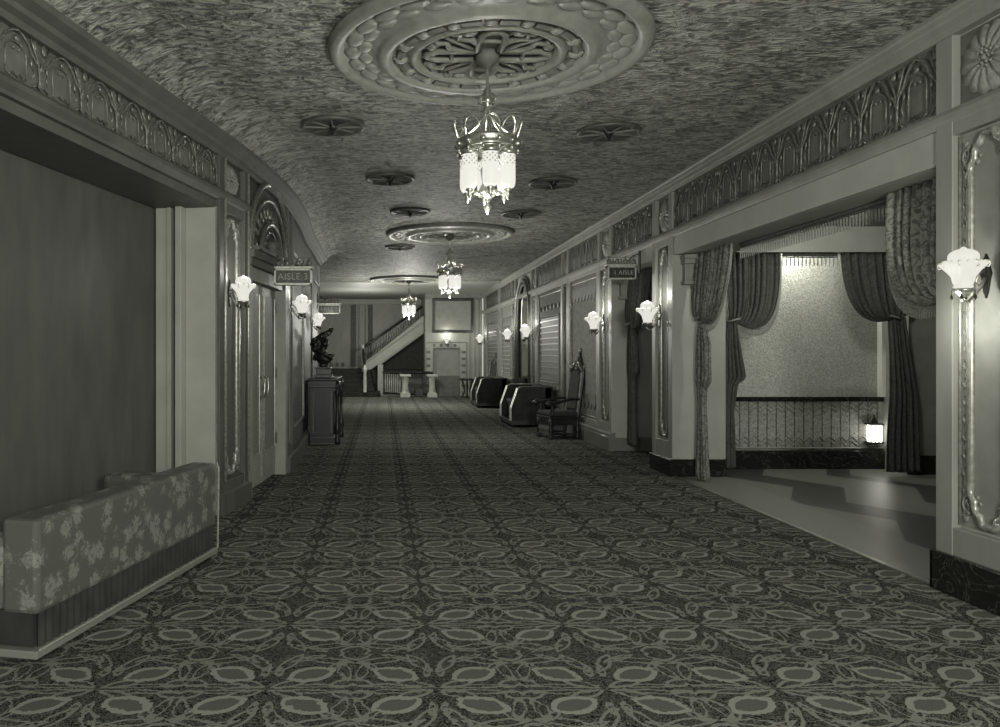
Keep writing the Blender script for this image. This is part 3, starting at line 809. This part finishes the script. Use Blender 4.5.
for (y_, l_, z_) in ((7.62, 'sconce between the alcove jamb and the ribbed double doors', 2.09), (10.42, 'sconce on the pilaster just beyond the double doors', 2.12), (14.6, 'sconce glowing above and behind the bronze statue', 2.1)):
    p_ = FL(y_, 0 if y_ < 12 else -.05, z_); dx = (XL(y_+.05)-XL(y_-.05))/.1
    sconce(p_, -math.atan(dx), l_, sc0, .86)
sconce((2.3, 28.6, 1.97), -PI/2, 'glowing sconce on the end wall above the pale niche', sc0, .9)
for (x, y, z, p) in ((XR-.22, 4.78, 1.70, 4), (XR-.2, 10.2, 2.25, 3.5), (XR-.2, 12.8, 2.25, 3.5), (XR-.2, 18.8, 2.25, 3), (XR-.2, 21.6, 2.25, 3), (XR-.2, 27.7, 2.25, 4), (XL(7.62)+.2, 7.62, 2.3, 2.5), (XL(10.42)+.2, 10.42, 2.33, 2.5), (XL(14.6)+.2, 14.6, 2.33, 2.5), (2.3, 28.35, 2.2, 4)):
    point('sconce_light', (x, y, z), p, .05)

# ================================================================== HANGING SIGNS
def sign(loc, rz, text, label, w_=.44):
    """origin on the wall, +x into the room, the face looks towards -y"""
    t = thing('aisle_sign', label, 'sign', loc, rz, 'bracket signs over the aisles')
    m = MB(); m.box(.03, w_, -.05, .05, 0, .185); m.build('sign_box', bronze, t, bevel=.004)
    m = MB()
    for (a, b) in ((-.058, -.048), (.048, .058)):
        m.box(.02, w_+.01, a, b, 0, .022); m.box(.02, w_+.01, a, b, .165, .187); m.box(.02, .04, a, b, 0, .187); m.box(w_-.01, w_+.01, a, b, 0, .187)
    m.box(.0, w_+.03, -.07, .07, .187, .212)
    m.build('sign_frame', gilt, t, bevel=.002)
    m = MB()
    for q in range(7):
        x_ = .04+(w_-.06)*q/6; hgt = .09 if q % 2 == 0 else .06
        m.ball((x_, -.03, .212+hgt*.4), hgt*.42, .9, .5, 1.1, 8, 5); m.ball((x_, -.03, .212+hgt), .012, 1, 1, 1.4, 6, 4)
        m.tube([(x_-.03, -.04, .215), (x_-.02, -.05, .25), (x_, -.045, .235), (x_+.02, -.05, .25), (x_+.03, -.04, .215)], .006, 5)
    m.tube([(0, -.05, .30), (w_+.02, -.05, .31)], .005, 5)
    m.build('crest', gilt_dark, t, smooth=True)
    m = MB(); m.tube([(0, 0, .36), (.1, 0, .33), (.2, 0, .22)], .008, 5); m.box(0, .02, -.03, .03, .1, .4); m.build('bracket', bronze, t)
    cu = bpy.data.curves.new('lettering', 'FONT'); cu.body = text; cu.size = .105 if w_ > .42 else .082; cu.extrude = .004; cu.align_x = 'CENTER'; cu.align_y = 'CENTER'; cu.space_character = 1.05
    tmp = bpy.data.objects.new('lettering_curve', cu); COL.objects.link(tmp)
    me = bpy.data.meshes.new_from_object(tmp); bpy.data.objects.remove(tmp)
    o = bpy.data.objects.new('lettering', me); COL.objects.link(o); o.parent = t; me.materials.clear(); me.materials.append(fringe_m)
    o.location = ((w_+.03)/2, -.053, .093); o.rotation_euler = (PI/2, 0, 0)
    return t
sign((XL(9.2), 9.2, 2.29), 0, 'AISLE 3', 'hanging sign reading AISLE 3 with a crested top, over the double doors')
sign((XL(15.5), 15.5, 2.27), 0, 'AISLE 2', 'smaller, more distant hanging aisle sign above the statue and cabinet')
# right-hand sign faces the viewer too, so it is built with its text centred and hung from the right wall
t_ = sign((XR-.05, 11.0, 2.52), 0, '1 AISLE', 'hanging sign with a crested top in front of the smaller curtained opening', .40)
for ch in t_.children: ch.location.x += -.41 if ch.name.startswith('lettering') else -.43
for ch in t_.children:
    if ch.name.startswith('bracket'): ch.scale.x = -1; ch.location.x = 0.05

# ================================================================== CURTAINS
def curtain(O, d, n, W, ztop, gs, gz, sag, tail, mtl, label, nf=9, fringe=True, amp=.03, s0=.0):
    t = thing('curtain', label, 'curtain', O, 0)
    d = Vector(d); n = Vector(n)
    def P(s_, q, z): v_ = d*s_ + n*q; return (v_.x, v_.y, z)
    def pt(u_, v_):
        T = (s0+u_*(W-s0), ztop); G = (gs + (u_-.5)*.10, gz + (.5-u_)*.07); C = (s0+u_*(W-s0)*1.0, gz - sag*u_ - .12)
        a = (1-v_)**2; b = 2*v_*(1-v_); c = v_*v_
        s_ = a*T[0]+b*C[0]+c*G[0]; z = a*T[1]+b*C[1]+c*G[1]
        q = amp*math.sin(2*PI*nf*u_)*(1-.55*v_) + .05*math.sin(PI*v_) + .012*math.sin(2*PI*nf*2.3*u_+2)
        return s_, q, z
    m = MB(); m.grid(lambda u_, v_: P(*pt(u_, v_)), 96, 26); m.build('swag', mtl, t, smooth=True, solid=.008)
    if fringe:
        m = MB()
        for i in range(6, 100):
            s_, q, z = pt(1, i/102); s_ += .004
            if i % 2 == 0:
                L = .085; m.tube([P(s_, q, z+.01), P(s_+.002, q, z-L*.5), P(s_+.002, q, z-L)], [.004, .005, .008], 4)
        m.tube([P(*pt(1, i/40)) for i in range(41)], .013, 6)
        m.build('fringe', fringe_m, t)
    # tie band and tail
    m = MB(); m.tube([P(gs+.07*math.cos(a), .03+.05*math.sin(a), gz+.02*math.cos(a)) for a in [2*PI*k/14 for k in range(14)]], .014, 6, closed=True)
    m.build('tie_cord', fringe_m, t, smooth=True)
    zs = [p_[0] for p_ in tail]
    def tl(u_, v_):
        z = tail[0][0] + (tail[-1][0]-tail[0][0])*v_
        c_ = float(np.interp(-z, [-a for a in zs], [p_[1] for p_ in tail])); h_ = float(np.interp(-z, [-a for a in zs], [p_[2] for p_ in tail]))
        return P(c_+(u_*2-1)*h_, .01+.028*math.sin(2*PI*5*u_+v_)*(.5+h_*3)+.01*math.sin(11*u_), z)
    m = MB(); m.grid(tl, 50, 40); m.build('tail', mtl, t, smooth=True, solid=.008)
    return t
# wide opening, hung in the thickness of the wall (x = 3.8)
XC = 3.82
curtain((XC, 9.74, 0), (0, -1, 0), (-1, 0, 0), 1.0, 2.71, .20, 1.92, .12, [(1.88, .22, .07), (1.6, .26, .15), (1.15, .26, .17), (1.12, .22, .10), (.9, .22, .07), (.12, .24, .14), (.02, .26, .15)], cur,
        'brocade curtain tied back against the far jamb of the wide opening', fringe=True)
curtain((XC, 5.26, 0), (0, 1, 0), (-1, 0, 0), .78, 2.70, .05, 1.92, .18, [(1.9, .05, .04), (1.5, .08, .06), (1.1, .08, .06), (.1, .08, .06)], cur,
        'fringed brocade swag curtain hanging next to the large bright sconce', nf=8, amp=.035)
# inner portal
curtain((4.22, 9.84, 0), (1, 0, 0), (0, -1, 0), .68, 2.74, .10, 1.92, .26, [(1.9, .08, .06), (1.5, .10, .11), (1.2, .13, .13), (1.13, .08, .08), (.8, .05, .06), (.1, .06, .07)], curd,
        'dark fringed swag curtain covering the stippled alcove wall next to the pale reveal')
curtain((6.56, 9.84, 0), (-1, 0, 0), (0, -1, 0), .92, 2.74, .28, 1.95, .05, [(1.95, .24, .10), (1.5, .20, .12), (1.0, .16, .16), (.5, .17, .19), (.05, .17, .2)], curd,
        'dark curtain on the alcove side with the small glowing lantern', fringe=False)
curtain((XC, 12.34, 0), (0, -1, 0), (-1, 0, 0), .95, 2.74, .12, 1.95, .1, [(1.95, .14, .08), (1.6, .2, .18), (1.2, .22, .2), (1.15, .16, .1), (.4, .18, .14), (.12, .2, .16)], curd,
        'dark curtain in the smaller opening behind the hanging sign', fringe=False)
def valance(p0, p1, z, L, label, m_=fringe_m):
    p0 = Vector(p0); p1 = Vector(p1); n_ = int((p1-p0).length/.045)
    t = thing('fringe_valance', label, 'valance', (p0.x, p0.y, z))
    dd = (p1-p0)
    a = MB(); a.tube([(0, 0, -.02), (dd.x, dd.y, -.02)], .02, 6); a.tube([(0, 0, -.05), (dd.x, dd.y, -.05)], .008, 6); a.build('heading', curd, t)
    a = MB()
    for i in range(n_+1):
        q = dd*(i/n_); a.tube([(q.x, q.y, -.04), (q.x, q.y, -L*.6), (q.x, q.y, -L)], [.005, .008, .006], 4)
    a.build('fringe', m_, t)
valance((XC+.09, 6.05, 0), (XC+.09, 8.72, 0), 2.71, .17, 'long fringe valance under the header of the wide opening')
valance((4.93, 9.84, 0), (5.60, 9.84, 0), 2.74, .16, 'short fringe valance between the two dark alcove curtains')

# ================================================================== FURNITURE
def upholstered(name, m, bev=.03): pass
def settee(loc, rz, label, first=None):
    """faces +x; length along y"""
    if first: return dup(first, loc, rz, label)
    t = thing('settee', label, 'settee', loc, rz, 'dark velvet settees along the panelled wall')
    L, Dp = 1.5, .86
    m = MB(); m.box(0, Dp-.12, -L/2+.1, L/2-.1, .12, .44); m.build('seat', velvet, t, bevel=.03)
    m = MB(); m.box(.0, .2, -L/2, L/2, .12, .84); m.build('backrest', velvet, t, bevel=.04)
    for s_ in (-1, 1):
        y0, y1 = (L/2-.13, L/2) if s_ > 0 else (-L/2, -L/2+.13)
        m = MB(); m.poly([(.0, .12), (Dp, .12), (Dp, .40), (Dp-.14, .79), (Dp-.22, .83), (0, .83)], y0, y1); A = m.build('armrest', velvet, t, bevel=.02)
        m = MB()
        for yy in (y0, y1): m.tube([(Dp, yy, .14), (Dp+.003, yy, .40), (Dp-.135, yy, .80), (Dp-.22, yy, .835), (.05, yy, .835)], .007, 5)
        m.build('piping', brass, A)
    m = MB(); m.box(-.0, Dp+.01, -L/2-.01, L/2+.01, .05, .14); m.build('base_rail', wood, t, bevel=.01)
    for x_ in (.06, Dp-.06):
        for y_ in (-L/2+.06, L/2-.06):
            m = MB(); m.lathe([(.04, 0), (.045, .02), (.03, .05), (.03, .06)], (x_, y_, 0), 10); m.build('leg', wood, t)
    m = MB(); m.box(.18, Dp-.1, -L/2+.14, L/2-.14, .42, .54); m.build('cushion', velvet, t, bevel=.04)
    return t
se0 = settee((XR-.06, 17.05, 0), PI, 'nearer dark velvet settee with raked arms, just behind the tall carved armchair')
settee((XR-.06, 22.95, 0), PI, 'farther dark velvet settee, beyond the pointed arch', se0)

def throne(loc, rz, label, first=None):
    """faces +x"""
    if first: return dup(first, loc, rz, label)
    t = thing('carved_armchair', label, 'armchair', loc, rz, 'tall carved armchairs')
    m = MB(); m.box(-.26, .3, -.28, .28, .36, .40); m.box(-.24, .29, -.26, .26, .24, .36); m.build('seat_frame', wood, t, bevel=.01)
    m = MB(); m.box(-.24, .3, -.27, .27, .40, .49); m.build('seat', noisy('dark_tapestry', .015, .05, 30, .8), t, bevel=.03)
    for x_, y_ in ((.27, -.25), (.27, .25), (-.24, -.25), (-.24, .25)):
        m = MB(); m.lathe([(.035, 0), (.045, .03), (.03, .06), (.022, .08), (.036, .13), (.04, .17), (.024, .20), (.034, .24), (.036, .36)], (x_, y_, 0), 10)
        m.build('leg', wood, t, smooth=True)
    for y_ in (-.25, .25):
        m = MB(); m.tube([(-.22, y_, .09), (.26, y_, .09)], .018, 6); m.build('stretcher', wood, t)
        m = MB(); m.lathe([(.03, .40), (.02, .44), (.034, .50), (.022, .56), (.03, .61)], (.24, y_, 0), 8); m.build('arm_post', wood, t, smooth=True)
        m = MB(); m.tube([(-.27, y_, .70), (-.1, y_, .70), (.1, y_*1.05, .655), (.24, y_*1.1, .645), (.31, y_*1.12, .66), (.35, y_*1.12, .63), (.33, y_*1.12, .59), (.29, y_*1.12, .60)], [.022, .026, .028, .03, .032, .034, .03, .02], 8)
        m.ball((.315, y_*1.12, .62), .05, 1, .9, 1, 10, 6); m.build('armrest', wood, t, smooth=True)
    m = MB(); m.box(.25, .28, -.22, .22, .08, .26)
    for q in range(5): m.ball((.285, -.18+.09*q, .17), .035, .5, 1, 1.3, 8, 5)
    m.build('front_apron', gilt_dark, t, smooth=False)
    # raked back with carved crest
    def bk(x, y, z): return (-.26-(z-.4)*.14+x, y, z)
    m = MB(lambda a, b, c: Vector(bk(b, a, c)))
    m.poly([(-.26, .36), (.26, .36), (.27, 1.0), (.27, 1.2), (.22, 1.28), (.15, 1.34), (.08, 1.42), (0, 1.54), (-.08, 1.42), (-.15, 1.34), (-.22, 1.28), (-.27, 1.2), (-.27, 1.0)], -.03, .025)
    B = m.build('backrest', wood, t, bevel=.012)
    m = MB(lambda a, b, c: Vector(bk(b, a, c)))
    m.poly([(-.18, .52), (.18, .52), (.19, 1.12), (.1, 1.2), (-.1, 1.2), (-.19, 1.12)], .02, .05); m.build('back_upholstery', MATS['dark_tapestry'], B, bevel=.012)
    m = MB(lambda a, b, c: Vector(bk(b, a, c)))
    for s_ in (-1, 1):
        m.tube([(s_*.235, .03, .4+q*.08 if False else .4+.8*q/10) for q in range(11)], [.024 if q % 2 else .016 for q in range(11)], 7)
        m.tube([(s_*(.22-.02*q), .035, 1.2+.018*q+.02*math.sin(q)) for q in range(9)], .02, 6)
        m.ball((s_*.25, .0, 1.27), .035, 1, 1, 1.5, 8, 5)
    for q in range(5): m.ball((0, .035, 1.24+.05*q), .034-.003*q, 1, .7, 1, 8, 5)
    m.ball((0, 0, 1.56), .03, 1, 1, 1.6, 8, 5)
    m.build('crest_carving', gilt_dark, B, smooth=True)
    return t
th0 = throne((3.17, 14.35, 0), PI+.22, 'tall carved armchair with a pointed back and scrolled arms, in front of the tapestry bay')
throne((3.2, 24.9, 0), PI+.4, 'tall pointed chair showing above the farther settee', th0)

# near-left floral settee
t_ = thing('floral_settee', 'floral upholstered settee with pale corner piping, standing beside the alcove jamb', 'settee', (-1.22, 5.90, 0), math.radians(-12))
# local: y along hall (far end at y=0), -x away from the hall
def rs(m): return m
def bulge(i, j):
    s_ = i*2.1; z = .26+.46*j
    return (.03*math.sin(PI*j)+.012*math.sin(i*9), -s_, z)
m = MB(); m.box(-.2, .0, -2.1, 0, .24, .70, 8); 
m.build('backrest', floral, t_, bevel=.05)
m = MB(); m.box(-.82, -.18, -.2, -.0, .24, .62); m.build('armrest', floral, t_, bevel=.05)
m = MB(); m.box(-.82, -.18, -2.1, -1.9, .24, .62); m.build('armrest', floral, t_, bevel=.05)
m = MB(); m.box(-.84, -.18, -1.9, -.2, .24, .46); m.build('seat', floral, t_, bevel=.05)
def skirt(i, j): return (-.02+.008*math.sin(i*2*PI*34), -.02-i*2.05, .07+.19*j)
m = MB(); m.grid(skirt, 240, 2); m.box(-.80, -.04, -2.08, -.03, .08, .25); m.build('skirt', velvet, t_, smooth=False)
m = MB(); m.box(-.84, .01, -2.12, .01, .035, .075); m.build('base_rail', mat('waxed_oak', .16, .3), t_, bevel=.006)
m = MB(); m.tube([(.008, -.0, .07), (.012, .0, .3), (.016, .0, .66), (.0, .0, .70)], .007, 6); m.tube([(.014, -.01, .078), (.014, -2.1, .078)], .007, 6); m.build('piping', fringe_m, t_)
for x_ in (-.78, -.05):
    for y_ in (-.06, -2.04):
        m = MB(); m.lathe([(.025, 0), (.035, .02), (.03, .04)], (x_, y_, 0), 8); m.build('leg', wood, t_)

# cabinet against the left wall with a bust on top
cx0, cy0 = XL(13.6)+.05, 13.2
t_ = thing('cabinet', 'dark inlaid cabinet with pale panel lines, standing under the bronze statue', 'cabinet', (cx0, cy0, 0))
m = MB(); m.box(0, .40, .02, 1.3, .1, 1.0); m.build('body', wood, t_, bevel=.006)
m = MB(); m.box(-.0, .43, -.01, 1.33, 0, .12); m.build('plinth', wood, t_, bevel=.01)
m = MB(); m.box(-.02, .47, -.03, 1.36, 1.06, 1.10); m.box(0, .44, -.0, 1.33, .94, 1.06); m.build('top', wood, t_, bevel=.008)
m = MB(); m.tube([(.06, .012, .2), (.06, .012, .86), (.36, .012, .86), (.36, .012, .2)], .010, 5, closed=True)
m.tube([(.03, -.01, .97), (.03, -.01, 1.03), (.40, -.01, 1.03), (.40, -.01, .97)], .005, 5, closed=True); m.tube([(.01, -.015, .02), (.42, -.015, .02)], .006, 5); m.tube([(.01, -.015, .12), (.42, -.015, .12)], .005, 5)
m.build('inlay', fringe_m, t_)
for q in range(2):
    m = MB(); m.box(.40, .42, .12+.56*q, .64+.56*q, .16, .9); d_ = m.build('door', wood, t_, bevel=.006)
    m = MB(); m.ball((.435, .58+.12*q, .55), .016, 1, 1, 1, 8, 5); m.build('knob', brass, d_)
for y_ in (.05, 1.27):
    m = MB(); m.lathe([(.04, .0), (.05, .03), (.05, .10), (.03, .13), (.045, .2), (.05, .28), (.03, .36), (.025, .6), (.03, .82), (.045, .86), (.03, .9), (.05, .95), (.05, 1.05)], (.46, y_, 0), 14)
    m.build('column', wood, t_, smooth=True)
    
bu = thing('bronze_statue', 'dark bronze figure group on a block base, standing on the cabinet', 'statue', (-.99, 13.55, 1.101))
m = MB(); m.box(-.15, .15, -.12, .12, 0, .05); m.box(-.12, .12, -.1, .1, .05, .15); m.box(-.14, .14, -.11, .11, .15, .18); m.build('base', noisy('green_marble', .05, .12, 9, .3), bu, bevel=.01)
m = MB()
R = lambda a, ax='Y': Matrix.Rotation(a, 3, ax)
for c, r, sx, sy, sz, a in (((0, 0, .22), .06, 1.2, 1, 1, 0), ((0, 0, .32), .12, 1.15, .8, .85, .2), ((-.03, 0, .42), .10, 1.0, .8, 1, .2), ((.01, -.02, .50), .05, 1, 1, 1.2, .2),
                    ((.03, -.03, .575), .062, .95, 1.05, 1.2, .3), ((.005, .02, .62), .07, 1.1, 1, .9, .3), ((-.10, .02, .56), .10, .9, .5, 1.5, .5), ((-.15, .03, .62), .07, .8, .5, 1.6, .7),
                    ((-.02, .02, .71), .08, 1.6, .5, .7, -.5), ((.08, .02, .76), .05, 1.5, .6, .9, -.8), ((.13, .01, .81), .035, 1, .7, 1.4, .2), ((.11, -.02, .36), .05, 1.6, .8, .8, -.4), ((-.13, -.0, .36), .05, .9, .8, 1.7, .3)):
    m.ball(c, r, sx, sy, sz, 16, 10, R(a))
m.tube([(-.08, -.06, .46), (.02, -.11, .40), (.12, -.09, .34), (.15, -.04, .30)], [.035, .032, .028, .02], 8)
o = m.build('figure', bronze, bu, smooth=True)
rm = o.modifiers.new('remesh', 'REMESH'); rm.mode = 'VOXEL'; rm.voxel_size = .009; rm.use_smooth_shade = True
tx = bpy.data.textures.new('fold_texture', 'CLOUDS'); tx.noise_scale = .05
dm = o.modifiers.new('folds', 'DISPLACE'); dm.texture = tx; dm.strength = .03

# pedestal in the arch, small table far end
m_ = thing('pedestal', 'small dark pedestal standing in the pointed arch between the two settees', 'pedestal', (3.28, 19.35, 0))
m = MB(); m.box(-.14, .14, -.14, .14, 0, .1); m.box(-.11, .11, -.11, .11, .1, .8); m.build('column', wood, m_, bevel=.01)
m = MB(); m.box(-.15, .15, -.15, .15, .8, .9); m.build('top', wood, m_, bevel=.01)
tt = thing('side_table', 'small dark carved side table standing at the far end by the pale niche', 'table', (2.92, 27.4, 0))
m = MB(); m.lathe([(.25, .60), (.27, .62), (.27, .65), (.24, .66)], (0, 0, 0), 24); m.build('tabletop', wood, tt)
for k in range(3):
    a = 2*PI*k/3+.4; m = MB(); m.tube([(.2*math.cos(a), .2*math.sin(a), .6), (.14*math.cos(a), .14*math.sin(a), .4), (.1*math.cos(a), .1*math.sin(a), .22), (.2*math.cos(a), .2*math.sin(a), .02)], [.025, .04, .02, .03], 8); m.build('leg', wood, tt, smooth=True)

# small lantern in the alcove
la = thing('wall_lantern', 'small glowing lantern low on the alcove wainscot', 'wall lamp', (6.40, 10.46, .48))
m = MB(); m.box(-.07, .07, -.12, -.01, -.12, .10); m.build('glass', opaque_glow, la, bevel=.01)
m = MB()
for x_ in (-.072, -.024, .024, .072): m.box(x_-.004, x_+.004, -.125, -.118, -.12, .10)
m.box(-.085, .085, -.135, .01, -.14, -.12); m.box(-.085, .085, -.135, .01, .10, .12); m.lathe([(.05, .12), (.03, .16), (.01, .2), (.012, .23)], (0, -.06, 0), 8)
m.build('frame', bronze, la)
point('lantern_light', (6.4, 10.2, .48), 1.2, .05)

# picture on the end wall (leaning out slightly)
pc = thing('framed_picture', 'large square pale picture in a dark frame, high on the end wall', 'picture', (2.52, 28.56, 2.26)); pc.rotation_euler = (math.radians(3), 0, 0)
m = MB(); m.box(-.65, .65, -.05, -.02, .08, 1.14); m.build('canvas', wallp2, pc)
m = MB(); m.box(-.73, -.64, -.08, 0, 0, 1.22); m.box(.64, .73, -.08, 0, 0, 1.22); m.box(-.73, .73, -.08, 0, 0, .09); m.box(-.73, .73, -.08, 0, 1.13, 1.22); m.build('frame', wood, pc, bevel=.01)

# ================================================================== STAIRCASE
st = thing('staircase', 'carpeted staircase turning up behind a sloping balustrade at the far end', 'staircase', (0, 0, 0))
sx0, sx1 = -3.2, -.42
m = MB()
for k in range(6): m.box(sx0, sx1+.18*(5-k)/5+(.18 if k == 0 else 0), 28.05+.27*k, 31.5, 0 if k == 0 else .155*k, .155*(k+1))
m.build('lower_flight', velvet, st, bevel=.015)
zl = .93; SL = .72
m = MB()
for k in range(12):
    x_ = -.42+.235*k
    if x_ > 1.4: break
    m.box(x_, 1.55, 29.75, 31.5, zl+.17*k, zl+.17*(k+1))
m.build('upper_flight', velvet, st)
m = MB(); m.poly([(-.62, 0), (-.5, 0), (-.5, .86), (1.54, .86+2.04*SL+.02), (1.54, zl+.62+1.9*SL-.0), (-.62, zl+.25)], 29.55, 29.72); m.build('string', wallp, st, bevel=.01)
m = MB(); m.box(-.16, .04, 29.40, 29.56, 0, 1.12); m.build('post', wallp, st, bevel=.01)
m = MB(); m.tube([(-.1, 29.53, 1.12), (1.54, 29.53, 1.12+1.64*SL)], .045, 6); m.tube([(-.6, 29.54, zl+.27), (1.54, 29.54, zl+.27+2.14*SL*.97)], .035, 6); m.build('string_moulding', plain_ceiling, st)
m = MB(); m.tube([(-.62, 28.3, .98), (-.66, 28.9, 1.35), (-.70, 29.5, 1.72), (-.62, 29.6, 1.80), (-.4, 29.62, 1.93), (1.5, 29.62, 1.93+1.9*SL*.97)], .045, 8); m.build('handrail', wood, st, smooth=True)
for k in range(22):
    x_ = -.55+.095*k; zb = zl+.28+(x_+.6)*SL*.97; 
    m = MB(); m.lathe([(.022, 0), (.015, .1), (.026, .25), (.016, .45), (.02, .62)], (x_, 29.62, zb), 6); m.build('baluster', bronze, st)
for k in range(5):
    m = MB(); y_ = 28.45+.22*k; m.lathe([(.02, 0), (.014, .2), (.024, .4), (.016, .75)], (-.62, y_, .30+.13*k), 6); m.build('baluster', bronze, st)
m = MB(); m.lathe([(.09, 0), (.09, .12), (.06, .15), (.07, .5), (.055, .85), (.08, .9), (.08, .98), (.04, 1.04), (.05, 1.08), (.01, 1.12)], (-.60, 28.2, 0), 12); m.build('newel_post', wmarble, st, smooth=True)
m = MB(); m.lathe([(.07, 0), (.05, .3), (.065, .7), (.05, 1.0)], (-.70, 29.45, .85), 10); m.build('newel_post', wmarble, st, smooth=True)
m = MB(); m.lathe([(.3, 0), (.3, .13), (.28, .155), (.05, .155)], (-.35, 28.15, 0), 20); m.build('curtail_step', velvet, st)

# well railing with marble pedestals
wr_ = thing('stairwell_railing', 'curved low railing between two pale marble pedestals at the far end', 'railing', (0, 0, 0))
for x_ in (.81, 1.74):
    m = MB(); m.box(x_-.17, x_+.17, 27.6, 27.94, 0, .14); m.lathe([(.16, .14), (.12, .2), (.10, .45), (.13, .66), (.15, .72)], (x_, 27.77, 0), 12); m.box(x_-.19, x_+.19, 27.58, 27.96, .72, .80); m.build('pedestal', wmarble, wr_, bevel=.01)
cv_ = [(.81+.93*i/16, 27.77+.55*math.sin(PI*i/16)) for i in range(17)]
m = MB(); m.tube([(x_, y_, .84) for x_, y_ in cv_], .045, 8); m.tube([(x_, y_, .08) for x_, y_ in cv_], .03, 6); m.tube([(.7, 27.8, .82), (.05, 29.3, .82)], .035, 8); m.tube([(.7, 27.8, .1), (.05, 29.3, .1)], .03, 6); m.build('handrail', wood, wr_, smooth=True)
for i in range(1, 16):
    m = MB(); x_, y_ = cv_[i]; m.lathe([(.014, .08), (.012, .3), (.02, .45), (.012, .6), (.014, .82)], (x_, y_, 0), 6); m.build('baluster', bronze, wr_)
for i in range(1, 9):
    m = MB(); x_, y_ = .7-.65*i/9, 27.8+1.5*i/9; m.lathe([(.014, .08), (.012, .3), (.02, .45), (.012, .6), (.014, .8)], (x_, y_, 0), 6); m.build('baluster', wmarble, wr_)
m = MB(); m.box(1.15, 1.45, 27.95, 28.15, 0, .3); o = m.build('planter_box', wood, None, bevel=.02)
o['label'] = 'low dark box standing inside the curved railing'; o['category'] = 'box'
